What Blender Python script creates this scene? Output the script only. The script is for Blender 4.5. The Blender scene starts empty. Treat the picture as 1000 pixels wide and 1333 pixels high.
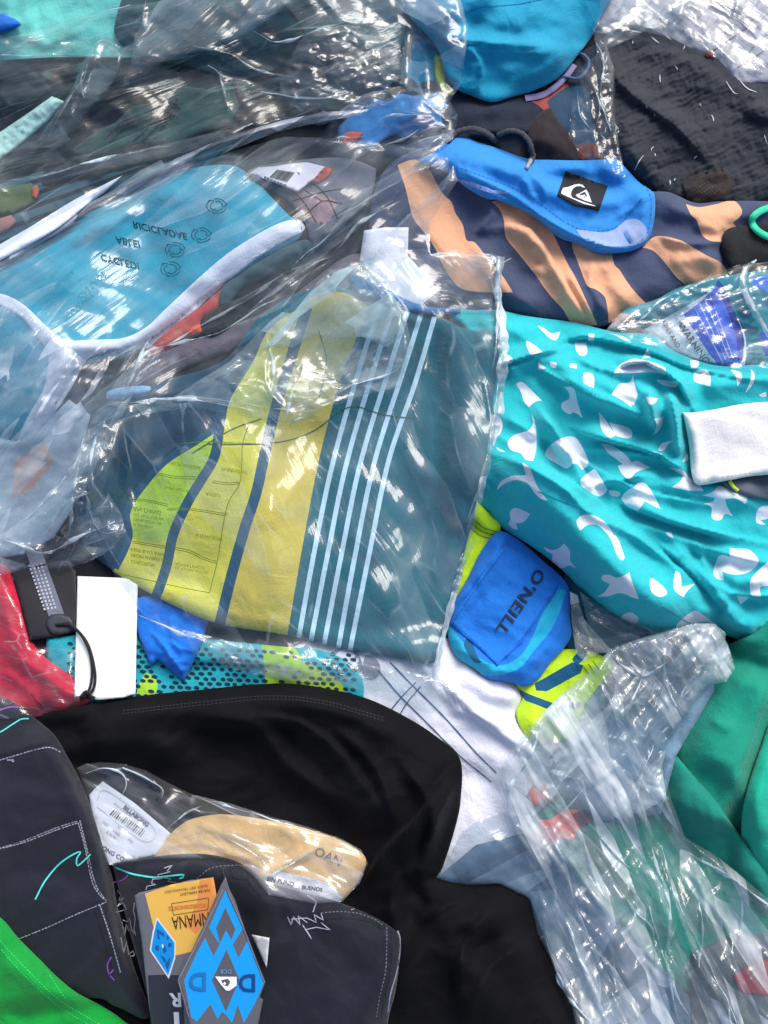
import bpy, math, random
import numpy as np
from mathutils import Vector, Matrix
from mathutils.geometry import delaunay_2d_cdt
from mathutils.bvhtree import BVHTree

# ------------------------------------------------------------------ camera, sky, sun, exposure
SC = bpy.context.scene
COL = SC.collection
S = 0.00065            # metres per unit of the pile plan (the plan is about 1000 x 1333 units)
F = 1300.0             # focal length in plan units
TILT = math.radians(11)
DIST = 1300.0
ZREF = 110.0
CY, SY = math.cos(TILT), math.sin(TILT)
CAM = np.array([0.0, -DIST * SY, ZREF + DIST * CY])
cam_d = bpy.data.cameras.new('camera'); cam = bpy.data.objects.new('camera', cam_d); COL.objects.link(cam)
cam_d.sensor_fit = 'VERTICAL'; cam_d.sensor_height = 24.0; cam_d.lens = 24.0 * F / 1333.0
cam_d.clip_start = 0.01; cam_d.clip_end = 200
cam.location = Vector(CAM * S); cam.rotation_euler = (TILT, 0, 0)
SC.camera = cam

SUN_EL, SUN_AZ = math.radians(44), math.radians(24)     # azimuth clockwise from +y (top of the picture)
w = bpy.data.worlds.new('World'); SC.world = w; w.use_nodes = True
nt = w.node_tree; nt.nodes.clear()
sky = nt.nodes.new('ShaderNodeTexSky'); sky.sky_type = 'NISHITA'; sky.sun_disc = False
sky.sun_elevation = SUN_EL; sky.sun_rotation = SUN_AZ
sky.air_density = 1.0; sky.dust_density = 4.0; sky.ozone_density = 1.0
bg = nt.nodes.new('ShaderNodeBackground'); bg.inputs[1].default_value = 0.13
wo = nt.nodes.new('ShaderNodeOutputWorld')
nt.links.new(sky.outputs[0], bg.inputs[0]); nt.links.new(bg.outputs[0], wo.inputs[0])
sd = bpy.data.lights.new('sun', 'SUN'); sun = bpy.data.objects.new('sun', sd); COL.objects.link(sun)
sd.energy = 1.35; sd.angle = math.radians(30); sd.color = (1.0, 0.99, 0.975)
dirv = Vector((math.sin(SUN_AZ) * math.cos(SUN_EL), math.cos(SUN_AZ) * math.cos(SUN_EL), math.sin(SUN_EL)))
sun.rotation_euler = dirv.to_track_quat('Z', 'Y').to_euler(); sun.location = dirv * 3
vs = SC.view_settings; vs.view_transform = 'Standard'; vs.look = 'None'; vs.gamma = 1; vs.exposure = 0.47
SC.cycles.use_denoising = True
SC.cycles.transparent_max_bounces = 20
SC.cycles.max_bounces = 5; SC.cycles.diffuse_bounces = 3; SC.cycles.glossy_bounces = 3
SC.cycles.caustics_reflective = False

# ------------------------------------------------------------------ small maths
def hx(h):
    h = h.lstrip('#'); out = []
    for i in (0, 2, 4):
        c = int(h[i:i + 2], 16) / 255
        out.append(c / 12.92 if c <= 0.04045 else ((c + 0.055) / 1.055) ** 2.4)
    return tuple(out)

def Zm(ox, oy, k, pts):
    return [(ox + x / k, oy + y / k) for x, y in pts]

def W(x, y, z):
    """plan position + height (plan units) -> metres; arrays"""
    x = np.asarray(x, float); y = np.asarray(y, float); z = np.asarray(z, float)
    dx = (x - 500) / F; dy = (666.5 - y) / F
    vx = dx; vy = CY * dy + SY; vz = SY * dy - CY
    t = (z - CAM[2]) / vz
    return np.stack([CAM[0] + t * vx, CAM[1] + t * vy, z], -1) * S

def curve(pts, closed=False, step=4.0, smooth=True):
    P = np.array(pts, float); n = len(P); out = []
    segs = n if closed else n - 1
    a = np.roll(P, 1, 0) - P; b = np.roll(P, -1, 0) - P
    cs = (a * b).sum(1) / np.maximum(np.hypot(*a.T) * np.hypot(*b.T), 1e-6)
    sharp = (cs > -0.15) & closed                       # corners tighter than about 100 degrees stay corners
    for i in range(segs):
        p1 = P[i]; p2 = P[(i + 1) % n]
        L = np.hypot(*(p2 - p1)); m = max(1, int(round(L / step)))
        if smooth and n > 2:
            p0 = P[(i - 1) % n] if (closed or i > 0) else p1 * 2 - p2
            p3 = P[(i + 2) % n] if (closed or i + 2 < n) else p2 * 2 - p1
            c1, c2 = sharp[i], sharp[(i + 1) % n]
            for j in range(m):
                t = j / m
                if c1 or c2:
                    m1 = 0 * p1 if c1 else (p2 - p0) / 2; m2 = 0 * p1 if c2 else (p3 - p1) / 2; t2 = t * t; t3 = t2 * t
                    if c1 and c2: out.append(p1 + (p2 - p1) * t); continue
                    if c1: m1 = (p2 - p1) * 1.5 - m2 * 0.5
                    if c2: m2 = (p2 - p1) * 1.5 - m1 * 0.5
                    out.append((2 * t3 - 3 * t2 + 1) * p1 + (t3 - 2 * t2 + t) * m1 + (-2 * t3 + 3 * t2) * p2 + (t3 - t2) * m2); continue
                out.append(0.5 * ((2 * p1) + (-p0 + p2) * t + (2 * p0 - 5 * p1 + 4 * p2 - p3) * t * t + (-p0 + 3 * p1 - 3 * p2 + p3) * t ** 3))
        else:
            for j in range(m):
                out.append(p1 + (p2 - p1) * j / m)
    if not closed: out.append(P[-1])
    return np.array(out)

def inside(px, py, poly):
    poly = np.asarray(poly); x0, y0 = poly.min(0); x1, y1 = poly.max(0)
    res = np.zeros(px.shape, bool)
    c = (px >= x0) & (px <= x1) & (py >= y0) & (py <= y1)
    if not c.any(): return res
    x = px[c]; y = py[c]; r = np.zeros(x.shape, bool)
    a = poly; b = np.roll(poly, -1, 0)
    for (ax, ay), (bx, by) in zip(a, b):
        if ay == by: continue
        k = ((ay > y) != (by > y)) & (x < (bx - ax) * (y - ay) / (by - ay) + ax)
        r ^= k
    res[c] = r
    return res

def seg_dist(x, y, pts):
    """distance, signed side, parameter along the polyline"""
    P = np.asarray(pts, float); best = np.full(x.shape, 1e18); side = np.ones(x.shape); tt = np.zeros(x.shape)
    L = np.hypot(*(P[1:] - P[:-1]).T); cum = np.concatenate([[0], np.cumsum(L)]); tot = cum[-1]
    for i in range(len(P) - 1):
        ax, ay = P[i]; bx, by = P[i + 1]; ex, ey = bx - ax, by - ay; q = ex * ex + ey * ey + 1e-9
        t = np.clip(((x - ax) * ex + (y - ay) * ey) / q, 0, 1)
        d = (x - ax - t * ex) ** 2 + (y - ay - t * ey) ** 2
        m = d < best
        best = np.where(m, d, best); tt = np.where(m, (cum[i] + t * L[i]) / tot, tt)
        side = np.where(m, np.sign(ex * (y - ay) - ey * (x - ax)), side)
    return np.sqrt(best), side, tt

_rs = np.random.RandomState(7)
_perm = _rs.permutation(4096); _ang = _rs.rand(4096) * 2 * np.pi
_gx, _gy = np.cos(_ang), np.sin(_ang)
def perlin(x, y, seed=0):
    xi = np.floor(x).astype(int); yi = np.floor(y).astype(int); fx = x - xi; fy = y - yi
    u = fx * fx * fx * (fx * (fx * 6 - 15) + 10); v = fy * fy * fy * (fy * (fy * 6 - 15) + 10)
    def g(i, j):
        h = _perm[(_perm[(xi + i + seed * 131) & 4095] + yi + j) & 4095]
        return _gx[h] * (fx - i) + _gy[h] * (fy - j)
    a = g(0, 0) + u * (g(1, 0) - g(0, 0)); b = g(0, 1) + u * (g(1, 1) - g(0, 1))
    return (a + v * (b - a)) * 1.5

def smooth01(t):
    t = np.clip(t, 0, 1); return t * t * (3 - 2 * t)

def rot(x, y, deg):
    a = math.radians(deg); c, s = math.cos(a), math.sin(a)
    return x * c + y * s, -x * s + y * c

def soft_noise(x, y, amp, lam, ang=0, an=1.0, seed=0):
    u, v = rot(x, y, ang); u = u / (lam * an); v = v / lam
    w1 = perlin(u * 0.7 + 5, v * 0.7, seed + 3)
    return amp * (perlin(u + 0.5 * w1, v + 0.5 * w1, seed) + 0.4 * perlin(2.1 * u + 3, 2.1 * v + w1, seed + 1))

def crinkle(x, y, amp, lam, ang=0, an=1.0, seed=0, octv=3):
    """sharp random creases as in crumpled film: ridged noise with warping"""
    u, v = rot(x, y, ang); u = u / (lam * an); v = v / lam; out = 0; a = amp; f = 1.0
    wx = perlin(u * 0.6, v * 0.6, seed + 11); wy = perlin(u * 0.6 + 9, v * 0.6 + 4, seed + 12)
    for o in range(octv):
        n = perlin(u * f + 0.8 * wx + 7 * o, v * f + 0.8 * wy, seed + o)
        out = out + a * (0.55 - 1.7 * np.abs(n)); a *= 0.5; f *= 2.07
    return out

def facet(x, y, amp, lam, ang=0, an=1.0, seed=0):
    """piecewise flat crumple: random heights on a bent lattice, straight faces between sharp creases"""
    u, v = rot(x, y, ang); u = u / (lam * an); v = v / lam
    wx = perlin(u * 0.45 + 3, v * 0.45, seed + 21); wy = perlin(u * 0.45, v * 0.45 + 8, seed + 22)
    u = u + 0.75 * wx; v = v + 0.75 * wy
    xi = np.floor(u).astype(int); yi = np.floor(v).astype(int); fx = u - xi; fy = v - yi
    def h(i, j):
        return _ang[_perm[(_perm[(xi + i + seed * 77) & 4095] + yi + j) & 4095]] / math.pi - 1
    a, b, c, d = h(0, 0), h(1, 0), h(0, 1), h(1, 1)
    flip = (_perm[(xi * 7 + yi * 13 + seed) & 4095] & 1).astype(bool)
    z1 = np.where(fx + fy < 1, a + fx * (b - a) + fy * (c - a), d + (1 - fx) * (c - d) + (1 - fy) * (b - d))
    z2 = np.where(fx > fy, a + fx * (b - a) + fy * (d - b), a + fy * (c - a) + fx * (d - c))
    return amp * np.where(flip, z1, z2)

# ------------------------------------------------------------------ running height of the pile
GX0, GY0, GS = -170, -170, 2.0
NX, NY = int(1340 / GS), int(1680 / GS)
gx = GX0 + np.arange(NX) * GS; gy = GY0 + np.arange(NY) * GS
GX, GY = np.meshgrid(gx, gy)
H = 42 + soft_noise(GX, GY, 22, 260, seed=40) + 12 * np.exp(-((GX - 450) ** 2 + (GY - 600) ** 2) / 500 ** 2)
edge = np.minimum(np.minimum(GX + 170, 1170 - GX), np.minimum(GY + 170, 1510 - GY))
H = H * smooth01(edge / 110.0)

def bil(A, x0, y0, x, y):
    fx = np.clip((x - x0) / GS, 0, A.shape[1] - 1.001); fy = np.clip((y - y0) / GS, 0, A.shape[0] - 1.001)
    i = fx.astype(int); j = fy.astype(int); u = fx - i; v = fy - j
    return (A[j, i] * (1 - u) + A[j, i + 1] * u) * (1 - v) + (A[j + 1, i] * (1 - u) + A[j + 1, i + 1] * u) * v

def boxblur(A, r):
    for ax in (0, 1):
        P = np.pad(A, [(r + 1, r) if k == ax else (0, 0) for k in (0, 1)], mode='edge')
        C = np.cumsum(P, ax); n = A.shape[ax]
        hi = np.take(C, np.arange(2 * r + 1, 2 * r + 1 + n), ax); lo = np.take(C, np.arange(0, n), ax)
        A = (hi - lo) / (2 * r + 1)
    return A

def maxf(A, r):
    for ax in (0, 1):
        B = A.copy()
        for k in range(1, r + 1):
            s1 = np.roll(A, k, ax); s2 = np.roll(A, -k, ax)
            if ax == 0: s1[:k] = -1e9; s2[-k:] = -1e9
            else: s1[:, :k] = -1e9; s2[:, -k:] = -1e9
            B = np.maximum(B, np.maximum(s1, s2))
        A = B
    return A

# ------------------------------------------------------------------ materials
MATS = {}
def _mat(name):
    m = bpy.data.materials.new(name); m.use_nodes = True; m.node_tree.nodes.clear(); return m, m.node_tree.nodes, m.node_tree.links

def N(ns, t, **kw):
    n = ns.new(t)
    for k, v in kw.items():
        if k.startswith('i_'): n.inputs[k[2:].replace('_', ' ')].default_value = v
        else: setattr(n, k, v)
    return n

def cloth(color, rough=0.85, weave=1.0, bump=0.35, var=0.10, sheen=0.15, scale=1.0, spec=0.25, slub=0.0, ang=0):
    """woven or knitted fabric: fine crossed threads in the relief, faint uneven dye"""
    key = ('cloth', color, rough, weave, bump, var, sheen, scale, spec, slub, ang)
    if key in MATS: return MATS[key]
    slub = slub + 0.04; m, ns, ln = _mat('fabric_' + color.strip('#')); c = hx(color)
    tc = N(ns, 'ShaderNodeTexCoord'); mp = N(ns, 'ShaderNodeMapping'); mp.inputs['Rotation'].default_value = (0, 0, math.radians(20 + ang))
    ln.new(tc.outputs['UV'], mp.inputs['Vector'])
    def strand(sx, sy):
        m2 = N(ns, 'ShaderNodeMapping'); m2.inputs['Scale'].default_value = (sx, sy, 1); ln.new(mp.outputs[0], m2.inputs['Vector'])
        n = N(ns, 'ShaderNodeTexNoise', i_Scale=1.0, i_Detail=1.0, i_Roughness=0.5); ln.new(m2.outputs[0], n.inputs['Vector']); return n
    a = strand(420 * scale, 60 * scale); b = strand(60 * scale, 420 * scale)
    add = N(ns, 'ShaderNodeMath', operation='ADD'); ln.new(a.outputs[0], add.inputs[0]); ln.new(b.outputs[0], add.inputs[1])
    big = N(ns, 'ShaderNodeTexNoise', i_Scale=9.0, i_Detail=5.0, i_Roughness=0.6); ln.new(mp.outputs[0], big.inputs['Vector'])
    mx = N(ns, 'ShaderNodeMath', operation='MULTIPLY_ADD'); ln.new(add.outputs[0], mx.inputs[0]); mx.inputs[1].default_value = 0.45 + slub; ln.new(big.outputs[0], mx.inputs[2])
    mr = N(ns, 'ShaderNodeMapRange'); mr.inputs['From Min'].default_value = 0.6; mr.inputs['From Max'].default_value = 1.3
    mr.inputs['To Min'].default_value = 1 - var - slub; mr.inputs['To Max'].default_value = 1 + var + slub; ln.new(mx.outputs[0], mr.inputs['Value'])
    col = N(ns, 'ShaderNodeVectorMath', operation='SCALE'); col.inputs[0].default_value = c; ln.new(mr.outputs[0], col.inputs['Scale'])
    p = N(ns, 'ShaderNodeBsdfPrincipled'); p.inputs['Roughness'].default_value = rough; p.inputs['Specular IOR Level'].default_value = spec
    p.inputs['Sheen Weight'].default_value = sheen; p.inputs['Sheen Roughness'].default_value = 0.5
    ln.new(col.outputs[0], p.inputs['Base Color'])
    bn = N(ns, 'ShaderNodeBump'); bn.inputs['Strength'].default_value = bump * weave; bn.inputs['Distance'].default_value = 0.0006; ln.new(add.outputs[0], bn.inputs['Height'])
    wr = N(ns, 'ShaderNodeTexNoise', i_Scale=26.0, i_Detail=5.0, i_Roughness=0.6, i_Distortion=0.9); ln.new(mp.outputs[0], wr.inputs['Vector'])
    b2 = N(ns, 'ShaderNodeBump'); b2.inputs['Strength'].default_value = 0.6; b2.inputs['Distance'].default_value = 0.0030; ln.new(wr.outputs[0], b2.inputs['Height']); ln.new(bn.outputs[0], b2.inputs['Normal'])
    ln.new(b2.outputs[0], p.inputs['Normal'])
    o = N(ns, 'ShaderNodeOutputMaterial'); ln.new(p.outputs[0], o.inputs[0]); MATS[key] = m; return m

def card(color, rough=0.45, spec=0.4, var=0.02):
    key = ('card', color, rough, spec)
    if key in MATS: return MATS[key]
    m, ns, ln = _mat('card_' + color.strip('#')); c = hx(color)
    tc = N(ns, 'ShaderNodeTexCoord'); n = N(ns, 'ShaderNodeTexNoise', i_Scale=30.0, i_Detail=4.0); ln.new(tc.outputs['UV'], n.inputs['Vector'])
    mr = N(ns, 'ShaderNodeMapRange'); mr.inputs['To Min'].default_value = 1 - var * 2; mr.inputs['To Max'].default_value = 1 + var; ln.new(n.outputs[0], mr.inputs['Value'])
    col = N(ns, 'ShaderNodeVectorMath', operation='SCALE'); col.inputs[0].default_value = c; ln.new(mr.outputs[0], col.inputs['Scale'])
    p = N(ns, 'ShaderNodeBsdfPrincipled'); p.inputs['Roughness'].default_value = rough; p.inputs['Specular IOR Level'].default_value = spec
    ln.new(col.outputs[0], p.inputs['Base Color'])
    bn = N(ns, 'ShaderNodeBump'); bn.inputs['Strength'].default_value = 0.12; bn.inputs['Distance'].default_value = 0.001; ln.new(n.outputs[0], bn.inputs['Height']); ln.new(bn.outputs[0], p.inputs['Normal'])
    o = N(ns, 'ShaderNodeOutputMaterial'); ln.new(p.outputs[0], o.inputs[0]); MATS[key] = m; return m

def film(milk=0.06, tint='#f7fbfc', rough=0.07, gloss=1.0, bump=0.5, patch=0.5, white='#d6e6ef', ang=0, an=1.0, cs=1.0):
    """clear polythene: mostly see-through, reflects by Fresnel, slightly milky, stress-whitened along its creases"""
    key = ('film', milk, tint, rough, gloss, bump, patch, white, ang, an, cs)
    if key in MATS: return MATS[key]
    m, ns, ln = _mat('clear_film')
    tc = N(ns, 'ShaderNodeTexCoord'); mp = N(ns, 'ShaderNodeMapping', vector_type='POINT'); mp.inputs['Rotation'].default_value = (0, 0, math.radians(-ang))
    m3 = N(ns, 'ShaderNodeMapping'); m3.inputs['Scale'].default_value = (1 / max(an, 1.0), 1, 1)
    ln.new(tc.outputs['UV'], mp.inputs['Vector']); ln.new(mp.outputs[0], m3.inputs['Vector'])
    wp = N(ns, 'ShaderNodeTexNoise', i_Scale=8.0, i_Detail=2.0); ln.new(m3.outputs[0], wp.inputs['Vector'])
    wa = N(ns, 'ShaderNodeVectorMath', operation='MULTIPLY_ADD'); ln.new(wp.outputs['Color'], wa.inputs[0]); wa.inputs[1].default_value = (0.06, 0.06, 0); ln.new(m3.outputs[0], wa.inputs[2])
    n1 = N(ns, 'ShaderNodeTexNoise', i_Scale=60.0 * cs, i_Detail=3.0, i_Roughness=0.5); ln.new(wa.outputs[0], n1.inputs['Vector'])
    n2 = N(ns, 'ShaderNodeTexNoise', i_Scale=10.0, i_Detail=6.0, i_Roughness=0.62, i_Distortion=0.5); ln.new(m3.outputs[0], n2.inputs['Vector'])
    m7 = N(ns, 'ShaderNodeMapping'); m7.inputs['Scale'].default_value = (0.45, 1, 1); ln.new(wa.outputs[0], m7.inputs['Vector'])
    vo = N(ns, 'ShaderNodeTexVoronoi', feature='DISTANCE_TO_EDGE', i_Scale=34.0 * cs); ln.new(m7.outputs[0], vo.inputs['Vector'])
    vc = N(ns, 'ShaderNodeTexVoronoi', feature='F1', i_Scale=34.0 * cs); ln.new(m7.outputs[0], vc.inputs['Vector'])
    vp = N(ns, 'ShaderNodeMath', operation='POWER'); vp.inputs[1].default_value = 2.6; sx_ = N(ns, 'ShaderNodeSeparateColor'); ln.new(vc.outputs['Color'], sx_.inputs[0]); ln.new(sx_.outputs[0], vp.inputs[0])
    vm = N(ns, 'ShaderNodeMath', operation='MULTIPLY_ADD'); vm.inputs[1].default_value = 2.2; vm.inputs[2].default_value = 0.45; ln.new(vp.outputs[0], vm.inputs[0])  # whiter shards: doubled film, with its angular highlights painted into the milkiness
    m6 = N(ns, 'ShaderNodeMapping'); m6.inputs['Scale'].default_value = (0.16, 1, 1); ln.new(wa.outputs[0], m6.inputs['Vector'])
    n6 = N(ns, 'ShaderNodeTexNoise', i_Scale=110.0 * cs, i_Detail=3.0, i_Roughness=0.55); ln.new(m6.outputs[0], n6.inputs['Vector'])
    b0 = N(ns, 'ShaderNodeBump'); b0.inputs['Strength'].default_value = min(1, bump * 0.75); b0.inputs['Distance'].default_value = 0.0014; ln.new(n6.outputs[0], b0.inputs['Height'])
    bn = N(ns, 'ShaderNodeBump'); bn.inputs['Strength'].default_value = bump * 0.35; bn.inputs['Distance'].default_value = 0.001; ln.new(n1.outputs[0], bn.inputs['Height']); ln.new(b0.outputs[0], bn.inputs['Normal'])
    b2 = N(ns, 'ShaderNodeBump'); b2.inputs['Strength'].default_value = bump * 0.6; b2.inputs['Distance'].default_value = 0.003; ln.new(vo.outputs['Distance'], b2.inputs['Height']); ln.new(bn.outputs[0], b2.inputs['Normal'])
    tr = N(ns, 'ShaderNodeBsdfTransparent'); tr.inputs[0].default_value = (*hx(tint), 1)
    df = N(ns, 'ShaderNodeBsdfDiffuse'); df.inputs[0].default_value = (*hx(white), 1); ln.new(b2.outputs[0], df.inputs['Normal'])
    tl = N(ns, 'ShaderNodeBsdfTranslucent'); tl.inputs[0].default_value = (*hx(white), 1)
    md = N(ns, 'ShaderNodeMixShader'); md.inputs[0].default_value = 0.2; ln.new(df.outputs[0], md.inputs[1]); ln.new(tl.outputs[0], md.inputs[2])
    mr = N(ns, 'ShaderNodeMapRange'); mr.inputs['From Min'].default_value = 0.36; mr.inputs['From Max'].default_value = 0.66
    mr.inputs['To Min'].default_value = milk * (1 - patch); mr.inputs['To Max'].default_value = milk * (1 + patch); ln.new(n2.outputs[0], mr.inputs['Value'])
    cl = N(ns, 'ShaderNodeMapRange'); cl.inputs['From Min'].default_value = 0.0; cl.inputs['From Max'].default_value = 0.035; cl.inputs['To Min'].default_value = 0.34 * min(1, 0.3 + bump * 0.7); cl.inputs['To Max'].default_value = 0.0; ln.new(vo.outputs['Distance'], cl.inputs['Value'])
    n4 = N(ns, 'ShaderNodeTexNoise', i_Scale=26.0, i_Detail=3.0); ln.new(m3.outputs[0], n4.inputs['Vector'])
    n5 = N(ns, 'ShaderNodeMapRange'); n5.inputs['From Min'].default_value = 0.48; n5.inputs['From Max'].default_value = 0.66; ln.new(n4.outputs[0], n5.inputs['Value'])
    mk_ = N(ns, 'ShaderNodeMath', operation='MULTIPLY'); ln.new(mr.outputs[0], mk_.inputs[0]); ln.new(vm.outputs[0], mk_.inputs[1])
    mm = N(ns, 'ShaderNodeMath', operation='MULTIPLY_ADD'); mm.use_clamp = True; ln.new(cl.outputs[0], mm.inputs[0]); ln.new(n5.outputs[0], mm.inputs[1]); ln.new(mk_.outputs[0], mm.inputs[2])
    m1 = N(ns, 'ShaderNodeMixShader'); ln.new(mm.outputs[0], m1.inputs[0]); ln.new(tr.outputs[0], m1.inputs[1]); ln.new(md.outputs[0], m1.inputs[2])
    gl = N(ns, 'ShaderNodeBsdfGlossy'); gl.inputs['Roughness'].default_value = rough; ln.new(b2.outputs[0], gl.inputs['Normal'])
    lw = N(ns, 'ShaderNodeLayerWeight'); ln.new(b2.outputs[0], lw.inputs['Normal'])
    pw = N(ns, 'ShaderNodeMath', operation='POWER'); pw.inputs[1].default_value = 4.0; ln.new(lw.outputs['Facing'], pw.inputs[0])
    fr = N(ns, 'ShaderNodeMath', operation='MULTIPLY_ADD'); fr.inputs[1].default_value = 0.85; fr.inputs[2].default_value = 0.08; ln.new(pw.outputs[0], fr.inputs[0])
    mu = N(ns, 'ShaderNodeMath', operation='MULTIPLY'); mu.use_clamp = True; mu.inputs[1].default_value = gloss * 0.72; ln.new(fr.outputs[0], mu.inputs[0])
    m2 = N(ns, 'ShaderNodeMixShader'); ln.new(mu.outputs[0], m2.inputs[0]); ln.new(m1.outputs[0], m2.inputs[1]); ln.new(gl.outputs[0], m2.inputs[2])
    o = N(ns, 'ShaderNodeOutputMaterial'); ln.new(m2.outputs[0], o.inputs[0]); MATS[key] = m; return m

# ------------------------------------------------------------------ objects
def tag(o, label=None, cat=None, group=None, kind=None):
    if label: o['label'] = label
    if cat: o['category'] = cat
    if group: o['group'] = group
    if kind: o['kind'] = kind
    return o

def link(name, verts, faces, mats, parent=None, fmat=None, uv=None, smooth=True):
    me = bpy.data.meshes.new(name)
    me.from_pydata([tuple(v) for v in verts], [], [tuple(int(i) for i in f) for f in faces])
    for m in mats: me.materials.append(m)
    if fmat is not None: me.polygons.foreach_set('material_index', np.asarray(fmat, dtype=np.int32))
    me.polygons.foreach_set('use_smooth', [smooth] * len(me.polygons))
    if uv is not None:
        l = me.uv_layers.new(name='UVMap'); idx = np.empty(len(me.loops), dtype=np.int32); me.loops.foreach_get('vertex_index', idx)
        l.data.foreach_set('uv', np.asarray(uv)[idx].ravel())
    me.update()
    o = bpy.data.objects.new(name, me); COL.objects.link(o)
    if parent is not None: o.parent = parent
    return o

BV = {}
def sampler(o):
    """height of a placed sheet at plan points, by dropping rays on its own triangles"""
    if o is None: return lambda x, y: bil(H, GX0, GY0, np.asarray(x, float), np.asarray(y, float))
    if o.name not in BV: raise KeyError(o.name)
    V, T = BV[o.name]
    if not isinstance(V, BVHTree):
        V = BVHTree.FromPolygons([tuple(v) for v in V], [tuple(t) for t in T]); BV[o.name] = (V, T)
    def f(x, y):
        x = np.asarray(x, float); y = np.asarray(y, float); fb = bil(H, GX0, GY0, x, y); out = np.array(fb)
        it = np.nditer([x, y, out], op_flags=[['readonly'], ['readonly'], ['readwrite']])
        for a, b, z in it:
            r = V.ray_cast(Vector((float(a), float(b), 2000.0)), Vector((0, 0, -1)))
            if r[0] is not None: z[...] = r[0][2]
        return out
    return f

def relief(x, y, folds, noise):
    z = np.zeros_like(x)
    for fd in folds:
        pts, wd, h = fd[:3]; kind = fd[3] if len(fd) > 3 else 'r'
        P = np.asarray(pts, float)
        c = (x > P[:, 0].min() - 4 * wd) & (x < P[:, 0].max() + 4 * wd) & (y > P[:, 1].min() - 4 * wd) & (y < P[:, 1].max() + 4 * wd)
        if not c.any(): continue
        Pc = curve(pts, step=25) if len(pts) > 2 else P
        d, s, t = seg_dist(x[c], y[c], Pc)
        taper = 0.15 + 0.85 * smooth01(t / 0.22) * smooth01((1 - t) / 0.22)
        if kind == 'r': p = np.exp(-(d / wd) ** 2)
        elif kind == 'v': p = -0.65 * np.exp(-(d / (0.7 * wd)) ** 1.4) - 0.35 * np.exp(-(d / (1.3 * wd)) ** 2)
        elif kind == 'c': p = np.exp(-d / (wd * 0.6))
        elif kind == 'L': p = np.exp(-(d / np.where(s < 0, wd, wd * 0.22)) ** 2)     # steep on the side s>0 (right of the drawing direction on screen)
        elif kind == 'R': p = np.exp(-(d / np.where(s > 0, wd, wd * 0.22)) ** 2)
        z[c] += h * p * taper
    for f in noise: z = z + f(x, y)
    return z

def border_dist(x, y, out):
    d = np.full(x.shape, 1e18)
    P = out[::2] if len(out) > 60 else out
    a = P; b = np.roll(P, -1, 0)
    for (ax, ay), (bx, by) in zip(a, b):
        ex, ey = bx - ax, by - ay; q = ex * ex + ey * ey + 1e-9
        t = np.clip(((x - ax) * ex + (y - ay) * ey) / q, 0, 1)
        d = np.minimum(d, (x - ax - t * ex) ** 2 + (y - ay - t * ey) ** 2)
    return np.sqrt(d)

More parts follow.
